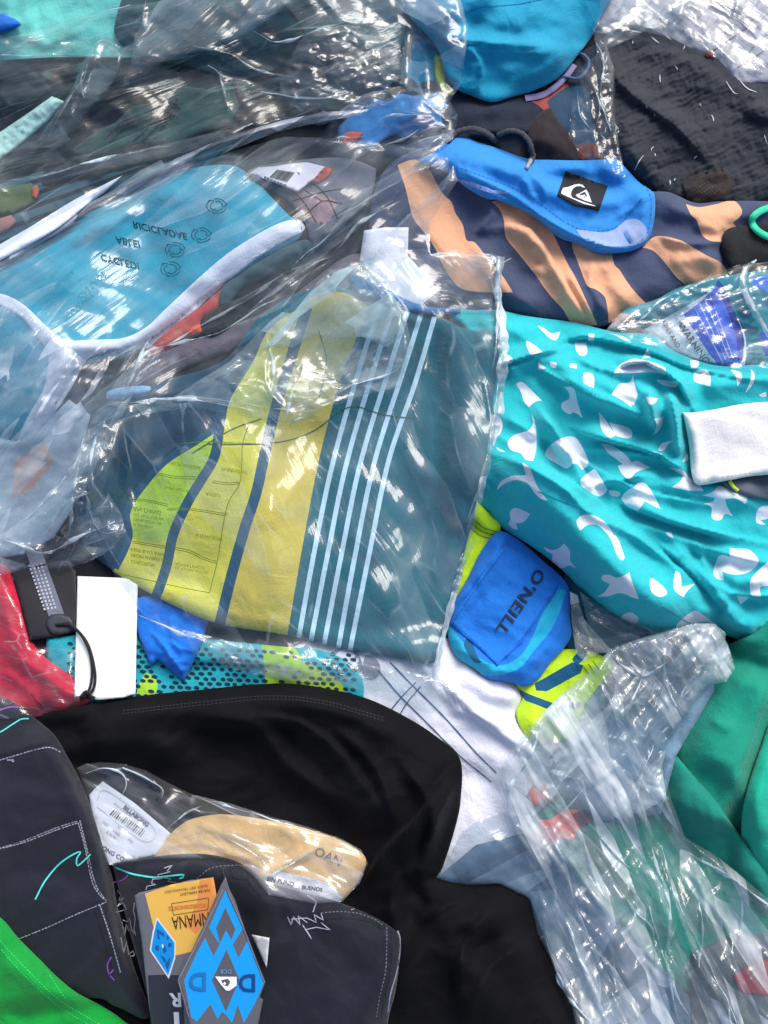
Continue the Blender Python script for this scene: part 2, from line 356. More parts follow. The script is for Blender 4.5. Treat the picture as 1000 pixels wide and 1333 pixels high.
def sheet(name, outline, mat, prints=(), folds=(), noise=(), puff=(8, 14), step=5.0, blur=4, parent=None, on=None,
          lift=1.0, smooth=True, wall=2.5, rigid=False, uvang=0, holes=(), up=0.0, update=True, crisp=False):
    """a pliable sheet laid on whatever already lies there: drapes over it, bulges inward from its edge, carries folds.
       prints: [(polygon, material, smooth?)] become faces of another material inside the same sheet."""
    global H
    out = curve(outline, True, step, smooth)
    mats = [mat]; pr = []
    for p in prints:
        poly = curve(p[0], True, min(step, 5.0), p[2] if len(p) > 2 else True)
        if p[1] not in mats: mats.append(p[1])
        pr.append((poly, mats.index(p[1])))
    hl = [curve(h, True, step, True) for h in holes]
    # ---- points
    x0, y0 = out.min(0); x1, y1 = out.max(0)
    xs = np.arange(x0, x1, step); ys = np.arange(y0, y1, step * 0.866)
    X, Y = np.meshgrid(xs, ys); X[1::2] += step / 2
    X = X.ravel(); Y = Y.ravel()
    ok = inside(X, Y, out); X = X[ok]; Y = Y[ok]
    cons = [out] + [p for p, _ in pr] + hl
    q = step * 0.62
    occ = set()
    for P in cons:
        k = np.floor(P / q).astype(int)
        for i, j in k: occ.add((i, j))
    keep = np.array([(int(math.floor(a / q)), int(math.floor(b / q))) not in occ for a, b in zip(X, Y)], bool) if len(X) else np.zeros(0, bool)
    X = X[keep]; Y = Y[keep]
    pts = [np.stack([X, Y], 1)]; edges = []; n = len(X)
    for P in cons:
        m = len(P); edges += [(n + i, n + (i + 1) % m) for i in range(m)]; pts.append(P); n += m
    A = np.concatenate(pts)
    r = delaunay_2d_cdt([Vector((a, -b)) for a, b in A], edges, [], 0, 1e-4, False)
    V = np.array([(v[0], -v[1]) for v in r[0]]); T = np.array([t for t in r[2] if len(t) == 3], int)
    c = V[T].mean(1); k = inside(c[:, 0], c[:, 1], out)
    for h in hl: k &= ~inside(c[:, 0], c[:, 1], h)
    T = T[k]; c = c[k]
    fm = np.zeros(len(T), int)
    for P, mi in pr: fm[inside(c[:, 0], c[:, 1], P)] = mi
    used = np.unique(T); remap = np.full(len(V), -1); remap[used] = np.arange(len(used)); V = V[used]; T = remap[T]
    x, y = V[:, 0], V[:, 1]
    # ---- height
    bx0 = max(0, int((x0 - GX0) / GS) - 14); bx1 = min(NX, int((x1 - GX0) / GS) + 15)
    by0 = max(0, int((y0 - GY0) / GS) - 14); by1 = min(NY, int((y1 - GY0) / GS) + 15)
    if bx1 - bx0 < 4 or by1 - by0 < 4: return None
    sub = (slice(by0, by1), slice(bx0, bx1)); sx, sy = GX[sub], GY[sub]
    mask = inside(sx, sy, out)
    ox, oy = GX0 + bx0 * GS, GY0 + by0 * GS
    def edgef(d):
        h, wd = puff; h1 = min(h, 3.5) if wall > 0 and h > 5 else h; w1 = 5.0 if wall > 0 and h > 5 else wd
        t = np.clip(d / w1, 0, 1); q = h1 * np.sqrt(np.clip(1 - (1 - t) ** 2, 0, 1))
        return q + (h - h1) * smooth01(d / (1.9 * wd)) ** 0.8
    cb = boxblur
    if on is not None:                                   # lies on one given sheet and follows it exactly
        sm = sampler(on); z = sm(x, y) + lift + relief(x, y, folds, noise)
        d = border_dist(x, y, out); z += edgef(d)
        if rigid:
            G = np.stack([x, y, np.ones_like(x)], 1); co = np.linalg.lstsq(G, z, rcond=None)[0]; pz = G @ co; z = pz + max(0, np.percentile(z - pz, 92)) + relief(x, y, folds, noise)
    else:
        Hs = H[sub]; mk = mask.astype(float)
        if mask.sum() < 6: mk = np.ones_like(Hs); mask = mk > 0
        if rigid:
            G = np.stack([sx[mask], sy[mask], np.ones(mask.sum())], 1); co = np.linalg.lstsq(G, Hs[mask], rcond=None)[0]
            res = Hs[mask] - G @ co; base = sx * co[0] + sy * co[1] + co[2] + np.percentile(res, 97) + lift + up
            bv = x * co[0] + y * co[1] + co[2] + np.percentile(res, 97) + lift + up
        else:
            mm = maxf(np.where(mask, Hs, -1e9), blur + 1)
            wgt = (mm > -1e8).astype(float); mm = np.where(wgt > 0, mm, 0)
            for _ in range(2):
                mm = cb(mm * wgt, max(1, blur // 2)) / np.maximum(cb(wgt, max(1, blur // 2)), 1e-6); wgt = (cb(wgt, max(1, blur // 2)) > 1e-6).astype(float)
            base = mm + lift + up; bv = bil(base, ox, oy, x, y)
        d = border_dist(x, y, out)
        fade = 0.25 + 0.75 * smooth01(d / max(6, puff[1]))
        rel = relief(x, y, folds, noise)
        z = bv + edgef(d) + np.where(rel > 0, rel, np.maximum(rel, -0.8 * (edgef(d) + 2))) * (fade if not rigid else 1)
        z = np.maximum(z, bv - 0.0)
        if update:
            dg = np.zeros_like(sx); dg[mask] = border_dist(sx[mask], sy[mask], out)
            rg = np.zeros_like(sx); rg[mask] = relief(sx[mask], sy[mask], folds, noise)
            fg = 0.25 + 0.75 * smooth01(dg / max(6, puff[1])) if not rigid else 1
            zg = base + edgef(dg) + np.where(rg > 0, rg, np.maximum(rg, -0.8 * (edgef(dg) + 2))) * fg
            zg = np.maximum(zg, base); mk2 = mask.copy()
            for h in hl: mk2 &= ~inside(sx, sy, h)
            H[sub] = np.where(mk2, np.maximum(zg, Hs), Hs)
    P3 = W(x, y, z)
    uv = np.stack(rot(x, y, uvang), 1) / 1000.0
    F3 = [tuple(t) for t in T]; fml = list(fm)
    if wall > 0:
        e = {}
        for t, mi in zip(T, fm):
            for a, b in ((t[0], t[1]), (t[1], t[2]), (t[2], t[0])):
                if (b, a) in e: del e[(b, a)]
                else: e[(a, b)] = mi
        nv = len(P3); low = {}; extra = []; euv = []
        def lowv(i):
            if i not in low:
                low[i] = nv + len(extra); extra.append(W(x[i], y[i], z[i] - wall)); euv.append(uv[i] + 0.002)
            return low[i]
        top = {}
        def topv(i):
            if not crisp: return i
            if i not in top:
                top[i] = nv + len(extra); extra.append(P3[i]); euv.append(uv[i])
            return top[i]
        for (a, b), mi in e.items():
            F3.append((topv(b), topv(a), lowv(a), lowv(b))); fml.append(mi)
        if extra: P3 = np.concatenate([P3, np.array(extra)]); uv = np.concatenate([uv, np.array(euv)])
    o = link(name, P3, F3, mats, parent, fml, uv)
    BV[o.name] = (np.stack([x, y, z], 1), T)
    return o

def ribbon(name, pts, width, mat, on=None, lift=0.8, dome=0.0, parent=None, step=4.0, dash=None, smooth=True, taper=False, noise=0.0, conn=None):
    """narrow strip(s) on a surface; dash=(on, off) cuts it into stitches. pts may be a list of polylines."""
    lines = pts if isinstance(pts[0][0], (tuple, list, np.ndarray)) else [pts]
    if len(lines) > 1 and name not in ('lint',):
        return [ribbon(name, [L], width, mat, on, lift, dome, parent, step, dash, smooth, taper, noise) for L in lines][-1]
    sm = sampler(on); VV, FF, UV = [], [], []; n = 0
    for L in lines:
        P = curve(L, False, step if not dash else min(step, dash[0]), smooth)
        if dash:
            fine = curve(L, False, 1.0, smooth); per = dash[0] + dash[1]; i = 0; segs = []
            while i + dash[0] < len(fine): segs.append(fine[[int(i), int(i + dash[0] / 2), int(i + dash[0])]]); i += per
        else: segs = [P]
        for Q in segs:
            d = np.gradient(Q, axis=0); d /= np.maximum(np.hypot(d[:, 0], d[:, 1]), 1e-6)[:, None]; nr = np.stack([-d[:, 1], d[:, 0]], 1)
            m = len(Q); tw = np.ones(m)
            if taper: tw = 0.25 + 0.75 * np.sin(np.linspace(0.1, math.pi - 0.1, m))
            if noise: tw = tw * (1 + noise * perlin(Q[:, 0] / 14, Q[:, 1] / 14, 5))
            if name == 'film_fold': tw = tw * np.clip(0.8 + 1.5 * perlin(Q[:, 0] / 28, Q[:, 1] / 28, 9), 0.2, 1.9); Q = Q + nr * (2.0 * perlin(Q[:, 0] / 30, Q[:, 1] / 30, 13))[:, None]
            cols = (-0.5, -0.25, 0, 0.25, 0.5) if dome else (-0.5, 0.5)
            R = []
            for cc in cols:
                p = Q + nr * (cc * width * tw)[:, None]; z = sm(p[:, 0], p[:, 1]) + lift
                R.append((p, z))
            if dome:
                zc = np.max([z for _, z in R], 0)
                R = [(p, np.maximum(z, zc * 0.6 + z * 0.4) + dome * math.sqrt(max(0, 1 - (2 * cc) ** 2))) for (p, z), cc in zip(R, cols)]
            for p, z in R: VV.append(W(p[:, 0], p[:, 1], z)); UV.append(p / 1000)
            k = len(cols)
            for c in range(k - 1):
                for i in range(m - 1): FF.append((n + c * m + i, n + (c + 1) * m + i, n + (c + 1) * m + i + 1, n + c * m + i + 1))
            n += k * m
    o = link(name, np.concatenate(VV), FF, [mat], parent, None, np.concatenate(UV))
    if dash or name == 'lint': o['kind'] = 'stuff'
    return o

def tube(name, pts, rad, mat, zs=None, on=None, lift=0.0, parent=None, sides=8, step=3.0, braid=0.0):
    """round cord; zs: heights above the surface at the control points"""
    C = curve(pts, False, step)
    base = sampler(on)(C[:, 0], C[:, 1]); k = np.ones(7) / 7
    base = np.convolve(np.pad(base, 3, mode='edge'), k, 'valid')
    h = np.zeros(len(C)) if zs is None else np.interp(np.linspace(0, len(zs) - 1, len(C)), range(len(zs)), zs)
    z = base + rad + lift + h; P = np.concatenate([C, z[:, None]], 1)
    d = np.gradient(P, axis=0); d /= np.linalg.norm(d, axis=1)[:, None]
    up = np.array([0, 0, 1.0]); a = np.cross(d, up); a /= np.maximum(np.linalg.norm(a, axis=1), 1e-6)[:, None]; b = np.cross(a, d)
    VV, FF, UV = [], [], []; m = len(P)
    for i in range(m):
        r = rad * (1 + braid * (0.5 if i % 2 else -0.5))
        for j in range(sides):
            t = 2 * math.pi * (j + 0.5 * (i % 2) * (braid > 0)) / sides
            q = P[i] + r * (math.cos(t) * a[i] + math.sin(t) * b[i]); VV.append(W(*q)); UV.append((j / sides, i * 0.02))
    for i in range(m - 1):
        for j in range(sides):
            FF.append((i * sides + j, i * sides + (j + 1) % sides, (i + 1) * sides + (j + 1) % sides, (i + 1) * sides + j))
    FF.append(tuple(range(sides))[::-1]); FF.append(tuple((m - 1) * sides + j for j in range(sides)))
    return link(name, VV, FF, [mat], parent, None, UV)

def text(name, s, p0, ux, uy, size, mat, on=None, lift=0.9, parent=None, cond=1.0, bold=0.0, align='LEFT', shear=0.0, bend=None):
    """flat printed lettering laid on a surface; ux / uy are the plan directions of the writing and of its upright"""
    cu = bpy.data.curves.new('tmp', 'FONT'); cu.body = s; cu.align_x = align; cu.offset = bold; cu.shear = shear; cu.space_character = 1.0 + 0.14 * (cond > 1); cu.resolution_u = 3
    ob = bpy.data.objects.new('tmp', cu); COL.objects.link(ob); dg = bpy.context.evaluated_depsgraph_get(); dg.update()
    me = bpy.data.meshes.new_from_object(ob.evaluated_get(dg)); bpy.data.objects.remove(ob)
    V = np.array([v.co[:2] for v in me.vertices]); FF = [tuple(p.vertices) for p in me.polygons]
    if not len(V): return None
    ux = np.array(ux, float); ux /= np.hypot(*ux); uy = np.array(uy, float); uy /= np.hypot(*uy)
    P = np.array(p0, float) + size * (V[:, :1] * cond * ux + V[:, 1:] * uy)
    if bend is not None: P = bend(P)
    z = sampler(on)(P[:, 0], P[:, 1]) + lift
    if ux[0] * uy[1] - ux[1] * uy[0] > 0: FF = [f[::-1] for f in FF]
    return link(name, W(P[:, 0], P[:, 1], z), FF, [mat], parent, None, P / 1000, smooth=False)

def flat_polys(name, polys, mat, on=None, lift=0.9, parent=None, smooth=False, step=6.0):
    """printed flat shapes that follow the surface, joined as one print"""
    sm = sampler(on); VV, FF, UV = [], [], []; n = 0
    for poly in polys:
        P = curve(poly, True, step, smooth); m = len(P)
        r = delaunay_2d_cdt([Vector((a, -b)) for a, b in P], [(i, (i + 1) % m) for i in range(m)], [], 0, 1e-4, False)
        v = np.array([(q[0], -q[1]) for q in r[0]]); cc = np.array([v[list(f)].mean(0) for f in r[2]]); ins = inside(cc[:, 0], cc[:, 1], P); r = (r[0], r[1], [f for f, q in zip(r[2], ins) if q]); z = sm(v[:, 0], v[:, 1]) + lift
        VV.append(W(v[:, 0], v[:, 1], z)); UV.append(v / 1000); FF += [tuple(i + n for i in f) for f in r[2]]; n += len(v)
    o = link(name, np.concatenate(VV), FF, [mat], parent, None, np.concatenate(UV), smooth=False)
    if len(polys) > 8: o['kind'] = 'stuff'
    return o

def sn(amp, lam, ang=0, an=1.0, seed=0): return lambda x, y: soft_noise(x, y, amp, lam, ang, an, seed)
def fc_(amp, lam, ang=0, an=1.0, seed=0): return lambda x, y: facet(x, y, amp, lam, ang, an, seed)
def cr(amp, lam, ang=0, an=1.0, seed=0, o=3): return lambda x, y: crinkle(x, y, amp, lam, ang, an, seed, o)

# ================================================================== the ground and the bottom of the heap
gv = [(-6, -6, 0), (6, -6, 0), (6, 6, 0), (-6, 6, 0)]
ground = link('ground', gv, [(0, 1, 2, 3)], [cloth('#8d8a84', rough=0.9, bump=0.2)], None, None, [(-60, -60), (60, -60), (60, 60), (-60, 60)], smooth=False)
tag(ground, kind='structure')
FR = 500
base = sheet('dark_garment', [(-150, -150), (500, -160), (1150, -150), (1160, 600), (1150, 1490), (500, 1500), (-150, 1490), (-160, 600)], cloth('#23252c', rough=0.9),
             folds=[([(560, 180), (700, 150), (820, 190)], 20, 12)], noise=[sn(7, 90, seed=3), cr(4, 60, seed=5)], puff=(26, 40), step=13, blur=3, wall=8)
tag(base, 'charcoal cloth at the very bottom of the pile, showing only in gaps between other pieces', 'garment')

# ---- top left: what lies under the crumpled film
def piece(name, outline, color, label, cat='garment', **k):
    mk = dict(rough=k.pop('rough', 0.85), var=k.pop('var', 0.1), slub=k.pop('slub', 0.0), scale=k.pop('scale', 1.0), bump=k.pop('bump', 0.35), ang=k.pop('wang', 0), sheen=k.pop('sheen', 0.12))
    k.setdefault('noise', [sn(3.0, 55, seed=len(COL.objects)), cr(2.2, 40, seed=len(COL.objects)), fc_(1.6, 20, 20, 1.6, seed=len(COL.objects))])
    o = sheet(name, outline, cloth(color, **mk), **k)
    return tag(o, label, cat)

aqua = piece('aqua_garment', [(-140, -140), (150, -150), (400, -140), (400, -20), (385, 30), (330, 60), (240, 70), (190, 85), (100, 82), (40, 82), (-140, 90)], '#6ac9c0',
      'pale aqua cloth along the top left edge, half under clear film', folds=[([(10, -60), (15, 60)], 10, 8), ([(40, -60), (52, 50)], 8, -6), ([(120, -40), (200, 40)], 16, 6), ([(240, -60), (300, 30)], 20, 8)], puff=(14, 20))
piece('blue_cloth_corner', [(-60, 14), (-10, 16), (18, 24), (28, 32), (14, 40), (-10, 44), (-60, 46)], '#1a66c4', 'small royal blue bit of cloth at the left edge below the pale aqua cloth', puff=(8, 8), step=4)
teal_pack = piece('teal_blue_cloth', [(400, -140), (560, -140), (600, -20), (600, 70), (585, 120), (520, 130), (470, 90), (410, 60)], '#1388b0', 'flat teal blue cloth with small white letters at the top centre', puff=(10, 14))
text('lettering', 'Grs', (434, 30), (0.25, -1), (-1, -0.25), 20, card('#a9d6e4'), on=teal_pack, parent=teal_pack)
t1 = sheet('lilac_paper_tag', [(466, 42), (474, 22), (490, 27), (506, 48), (500, 62)], card('#bab3d2'), puff=(1, 2), step=5, smooth=False, rigid=True, up=2)
tag(t1, 'pale lilac corner of a paper tag on the teal blue cloth at the top', 'tag')

piece('dark_brown_garment', [(-140, 92), (40, 76), (120, 74), (190, 78), (235, 95), (225, 130), (150, 150), (60, 140), (-140, 170)], '#1d2024',
      'dark brown black cloth folded in a row below the aqua cloth', folds=[([(-40, 100), (80, 98), (200, 100)], 12, 12, 'L'), ([(-40, 130), (60, 118), (180, 122)], 9, 9, 'R')], puff=(12, 14))
pl = piece('grey_teal_garment', [(150, 28), (190, -60), (300, -150), (520, -150), (540, 20), (520, 110), (420, 84), (340, 92), (290, 98), (235, 84), (185, 76), (160, 60)], '#2f5158', 'grey teal cloth under loose film at the top left', puff=(14, 20),
      folds=[([(200, 40), (300, 10), (400, 0)], 18, 10)])
lines = [[(290, 5), (310, 22)], [(350, -10), (382, 20), (405, 60)], [(262, 40), (300, 60)]]
ribbon('seam', lines, 2.5, card('#16252b'), on=pl, parent=pl)

mint = piece('mint_terry_cloth', [(-60, 215), (0, 172), (40, 145), (68, 125), (84, 132), (62, 158), (30, 185), (0, 208), (-60, 250)], '#b8e6de', 'pale mint terry cloth strip at the left edge under film',
      noise=[sn(2.5, 8, seed=2), sn(2, 4, seed=4)], puff=(4, 7), step=3.2, sheen=0.4, smooth=False)
plm = cloth('#1c2a30', rough=0.9)
plk = cloth('#10161b', rough=0.9)
def band(p, q, w):
    p = np.array(p, float); q = np.array(q, float); d = (q - p) / np.hypot(*(q - p)); n = np.array([-d[1], d[0]]) * w / 2
    return [tuple(p + n), tuple(q + n), tuple(q - n), tuple(p - n)]
stp = [(band((-60 + 34 * i * 0.0, 258 + 16 * i), (330, 120 + 16 * i), 5.5), plk, False) for i in range(9)]
striped = piece('dark_striped_garment', [(-140, 250), (0, 236), (60, 222), (130, 205), (220, 178), (320, 150), (360, 165), (300, 200), (200, 250), (110, 300), (0, 350), (-140, 400)], '#2b5463',
      'dark teal cloth with black stripes at the left edge', prints=stp, puff=(12, 16), folds=[([(-20, 300), (100, 250), (240, 190)], 14, 8)])
piece('olive_cloth_corner', [(-60, 248), (0, 244), (40, 238), (52, 246), (48, 262), (20, 276), (-60, 292)], '#4f5f3c', 'small olive green bit of cloth at the left edge', puff=(3, 6), step=4, smooth=False)
oc = piece('coral_label', [(42, 246), (48, 240), (51, 250), (47, 259), (42, 256)], '#c2604e', 'tiny coral loop beside the olive cloth at the left edge', puff=(3, 3), step=2.5)
oc2 = piece('coral_trim_cloth', [(-60, 290), (0, 284), (14, 280), (22, 288), (12, 298), (0, 304), (-60, 312)], '#94605c', 'coral trimmed strip at the left edge above the white folded edge', puff=(3, 5), step=3.5, smooth=False)

pk = piece('black_crumpled_garment', [(200, 175), (265, 140), (300, 120), (330, 88), (372, 60), (408, 42), (440, 44), (475, 62), (505, 84), (545, 110), (548, 128), (500, 148), (430, 160), (350, 168), (300, 190), (180, 215), (100, 235), (55, 240), (60, 215), (80, 185), (110, 160), (150, 130), (185, 118), (190, 140)], '#16181c',
      'black crumpled cloth bunched up under film at the upper left', noise=[fc_(12, 36, -20, 2.0, seed=8), fc_(6, 15, -10, 1.6, seed=9), cr(3, 40, -20, 2, seed=7)], puff=(16, 16), step=4, rough=0.6, sheen=0.0)
gr = piece('dark_green_printed_garment', [(92, 196), (118, 176), (150, 160), (172, 138), (210, 132), (238, 112), (270, 116), (300, 106), (312, 138), (300, 166), (262, 172), (230, 188), (180, 190), (140, 202), (108, 204)], '#1b413c',
      'dark green cloth printed with rows of black marks under film, upper left', puff=(4, 8), step=4, smooth=False)
R = random.Random(5); pm = []
for a, b in (((140, 182), (178, 148)), ((178, 186), (215, 150)), ((206, 166), (228, 132)), ((190, 188), (238, 128))):
    n = 12
    for i in range(n):
        for s in (-3.2, 3.2):
            x = a[0] + (b[0] - a[0]) * i / n + s + R.uniform(-1, 1); y = a[1] + (b[1] - a[1]) * i / n + s * .7
            pm.append([(x - 2, y - 1), (x + 1.5, y - 2), (x + 2.4, y + .6), (x - 1, y + 2)])
flat_polys('printed_marks', pm, plk, on=gr, parent=gr)

# ---- dark and reddish cloths between the top pieces
nv = piece('navy_garment', [(440, 150), (500, 130), (560, 105), (620, 118), (690, 110), (750, 70), (800, 60), (830, 140), (820, 220), (740, 235), (600, 225), (500, 200)], '#20293a',
      'dark navy cloth in the hollow below the cyan garment', folds=[([(590, 150), (640, 140), (700, 150)], 18, 10), ([(600, 180), (680, 170), (720, 190)], 12, 8, 'L')], puff=(10, 18),
      prints=[([(688, 130), (712, 118), (735, 108), (742, 116), (722, 132), (728, 150), (718, 152), (702, 138)], cloth('#a34a3e', rough=0.8)),
              ([(712, 132), (744, 112), (770, 125), (778, 185), (750, 192), (728, 168)], cloth('#2c4a63', rough=0.8)),
              ([(748, 188), (772, 186), (796, 190), (796, 206), (768, 210), (752, 203)], cloth('#7a3128', rough=0.8))])
bk = piece('dark_brown_cloth', [(688, 172), (700, 150), (716, 140), (728, 158), (750, 185), (752, 212), (720, 216), (690, 208)], '#2b2327', 'smooth dark brown cloth between the navy cloth and the blue waistband', puff=(12, 14), step=4)
piece('coral_cloth_bit', [(442, 176), (452, 168), (472, 170), (466, 186), (450, 190), (441, 186)], '#cf5d4c', 'small coral patch of cloth under film left of the crumpled blue cloth', puff=(4, 5), step=3)
piece('lime_cloth_edge', [(566, 70), (576, 76), (582, 92), (580, 108), (592, 122), (584, 124), (572, 112), (566, 98)], '#a8bc28', 'narrow yellow green edge of cloth at the left of the cyan garment', puff=(5, 5), step=3)
bb = piece('crumpled_blue_cloth', [(440, 168), (458, 150), (474, 143), (488, 130), (506, 132), (520, 122), (548, 126), (570, 122), (582, 138), (574, 150), (580, 166), (556, 170), (530, 180), (512, 176), (480, 192), (450, 184)], '#3a86c9',
      'crumpled bright blue cloth left of the cyan garment', noise=[fc_(7, 26, -15, 1.8, seed=21), fc_(2.5, 11, seed=22)], puff=(9, 12), step=3.2)
strap = ribbon('lilac_strap', [[(684, 128), (705, 124), (722, 114), (738, 98), (748, 84)]], 8, cloth('#8d84ad'), dome=2, lift=3)
tag(strap, 'lilac strap lying at the lower right edge of the cyan garment', 'strap')
lp = tube('blue_cord_loop', [(722, 104), (736, 100), (752, 102), (764, 92), (767, 80), (760, 71), (750, 70)], 1.8, cloth('#5a6d9c'), zs=[0, 3, 6, 8, 8, 6, 2])
tag(lp, 'thin greyish blue cord loop right of the cyan garment', 'cord')

# ---- silver white textured garment, top right
lr = cloth('#4a4c52')
silver = sheet('silver_white_garment', [(770, -140), (900, -150), (1140, -140), (1150, 60), (1140, 125), (1000, 108), (970, 112), (925, 92), (885, 70), (850, 52), (800, 45), (770, 20)], cloth('#b3b2b9', rough=0.55, var=0.22, slub=0.16, scale=0.4, ang=35),
               folds=[([(840, -40), (960, 90)], 16, 9), ([(900, -40), (1000, 40)], 12, 7, 'L'), ([(800, 30), (900, 10), (1000, -30)], 14, 6)], noise=[cr(4, 34, 35, 1.5, seed=31), cr(1.8, 12, -50, 2.5, seed=33)], puff=(14, 18), step=4)
tag(silver, 'silver white crinkled garment with thin dark seam lines at the top right corner', 'garment')
ribbon('seam', [[(915, -10), (935, 12), (972, 36), (995, 66)], [(995, 66), (960, 88)], [(972, 36), (945, 55), (920, 72)], [(935, 12), (955, -10)], [(972, 36), (985, 20)]], 0.9, lr, on=silver, parent=silver, lift=1.2, step=3)
for i in range(1):
    ribbon('quilt_line', [[(800 + 22 * k, 18 + 6 * k), (880 + 22 * k, -50 + 5 * k)] for k in range(9)], 0.8, cloth('#a3a4ac'), on=silver, parent=silver, lift=1.0, noise=0.9)

# ---- black crinkled garment, top right
sk = sheet('black_crinkle_garment', [(778, 62), (800, 40), (830, 32), (862, 44), (900, 62), (935, 78), (955, 98), (985, 108), (1140, 110), (1150, 280), (1000, 275), (930, 280), (860, 270), (820, 240), (785, 200), (770, 130)],
           cloth('#1d2127', rough=0.8, var=0.35, slub=0.6, scale=0.40, ang=2),
           folds=[([(790, 90), (830, 130), (880, 165), (925, 215)], 16, 13, 'L'), ([(960, 140), (1000, 155), (1060, 165)], 16, 10, 'L'), ([(790, 150), (830, 200), (870, 260)], 16, 8), ([(830, 60), (900, 90), (950, 130)], 16, 7)],
           noise=[lambda x, y: 1.5 * facet(x, y, 1, 6, -22, 3.2, 77) + 1.2 * facet(x, y, 1, 5, 68, 2.0, 78) + 2.0 * np.sin((rot(x, y, -22)[1] + 3.5 * perlin(x / 22, y / 22, 4)) * 1.05) * (0.55 + 0.6 * perlin(x / 40, y / 9, 6)), sn(1.6, 9, -22, 3, seed=36), sn(4, 60, seed=38)], puff=(18, 18), step=2.9, blur=4)
tag(sk, 'black crinkled waffle textured garment with lint specks, upper right', 'garment')
lb = sheet('care_label', [(888, 240), (905, 228), (938, 218), (958, 240), (940, 262), (905, 270), (893, 260)], cloth('#241a1a', rough=0.7), on=sk, parent=sk, lift=1.5, puff=(1, 2), step=4, smooth=False, wall=1)
R = random.Random(9); lint = []
for i in range(34):
    x = R.uniform(785, 960); y = R.uniform(50, 250)
    if i % 3 == 0: x = R.uniform(780, 800)
    L = R.uniform(3, 11); a = R.uniform(0.8, 2.6)
    lint.append([(x, y), (x + L * .5 * math.cos(a) + R.uniform(-2, 2), y + L * .5 * math.sin(a)), (x + L * math.cos(a), y + L * math.sin(a))])
lint += [[(776, 55), (783, 68), (788, 84)], [(776, 120), (784, 140), (790, 150)], [(862, 42), (874, 52)], [(848, 48), (858, 56)], [(822, 40), (835, 42)], [(945, 105), (955, 120), (962, 122)], [(960, 100), (972, 114), (985, 120)], [(826, 222), (832, 210), (838, 202)], [(995, 175), (999, 188)]]
ribbon('lint', lint, 1.5, cloth('#b9bdc6'), on=sk, parent=sk, lift=1.6, step=2, taper=True)
tag(COL.objects[-1], kind='stuff')
ribbon('lettering', [[(900, 250), (925, 235)], [(906, 256), (932, 241)], [(912, 262), (938, 247)]], 2.0, cloth('#4a403d'), on=lb, parent=lb, lift=0.8, dash=(2, 2))
rb = sheet('red_thread_tag', [(917, 71), (921, 66), (926, 68), (930, 63), (933, 74), (926, 73), (921, 76)], cloth('#7d1420'), puff=(0.8, 2), step=2.5, wall=1, up=1, smooth=False)
tag(rb, 'tiny red tag at the edge between the silver and the black garments', 'tag')

# ---- big cyan garment, top centre
cy = sheet('cyan_garment', [(505, -140), (700, -150), (850, -140), (815, -40), (788, 12), (772, 45), (752, 72), (728, 100), (695, 118), (664, 127), (640, 133), (612, 124), (592, 114), (578, 92), (572, 68), (556, 46), (534, 22), (518, -20)], cloth('#1497bb', rough=0.8),
     folds=[([(556, 46), (590, 58), (640, 64), (700, 68), (745, 62)], 11, -16.5, 'v'), ([(560, 50), (600, 52), (650, 58), (720, 60)], 14, 15.0, 'L'), ([(592, 112), (606, 116), (622, 115), (628, 100), (624, 78), (612, 66), (598, 74)], 5, -12.0, 'v'), ([(603, 108), (616, 104), (617, 88), (610, 76)], 6, 9.0),
            ([(700, -30), (690, 20), (665, 45)], 15, -10.5, 'v'), ([(600, -40), (640, 20), (660, 50)], 22, 12.0), ([(640, 100), (700, 92), (750, 66)], 20, 12.0), ([(560, 20), (600, 10), (650, -20)], 18, 12.0), ([(575, 70), (585, 95), (596, 110)], 7, 9.0)],
     noise=[sn(3, 70, seed=41), cr(2.4, 44, 30, 2, seed=43)], puff=(34, 24), step=4, up=8, wall=3)
tag(cy, 'bright cyan blue garment with soft folds bulging in at the top centre', 'garment')
ribbon('seam', [[(575, 38), (620, 12), (680, 4), (740, -10)]], 1.2, cloth('#0c7fae'), on=cy, parent=cy)

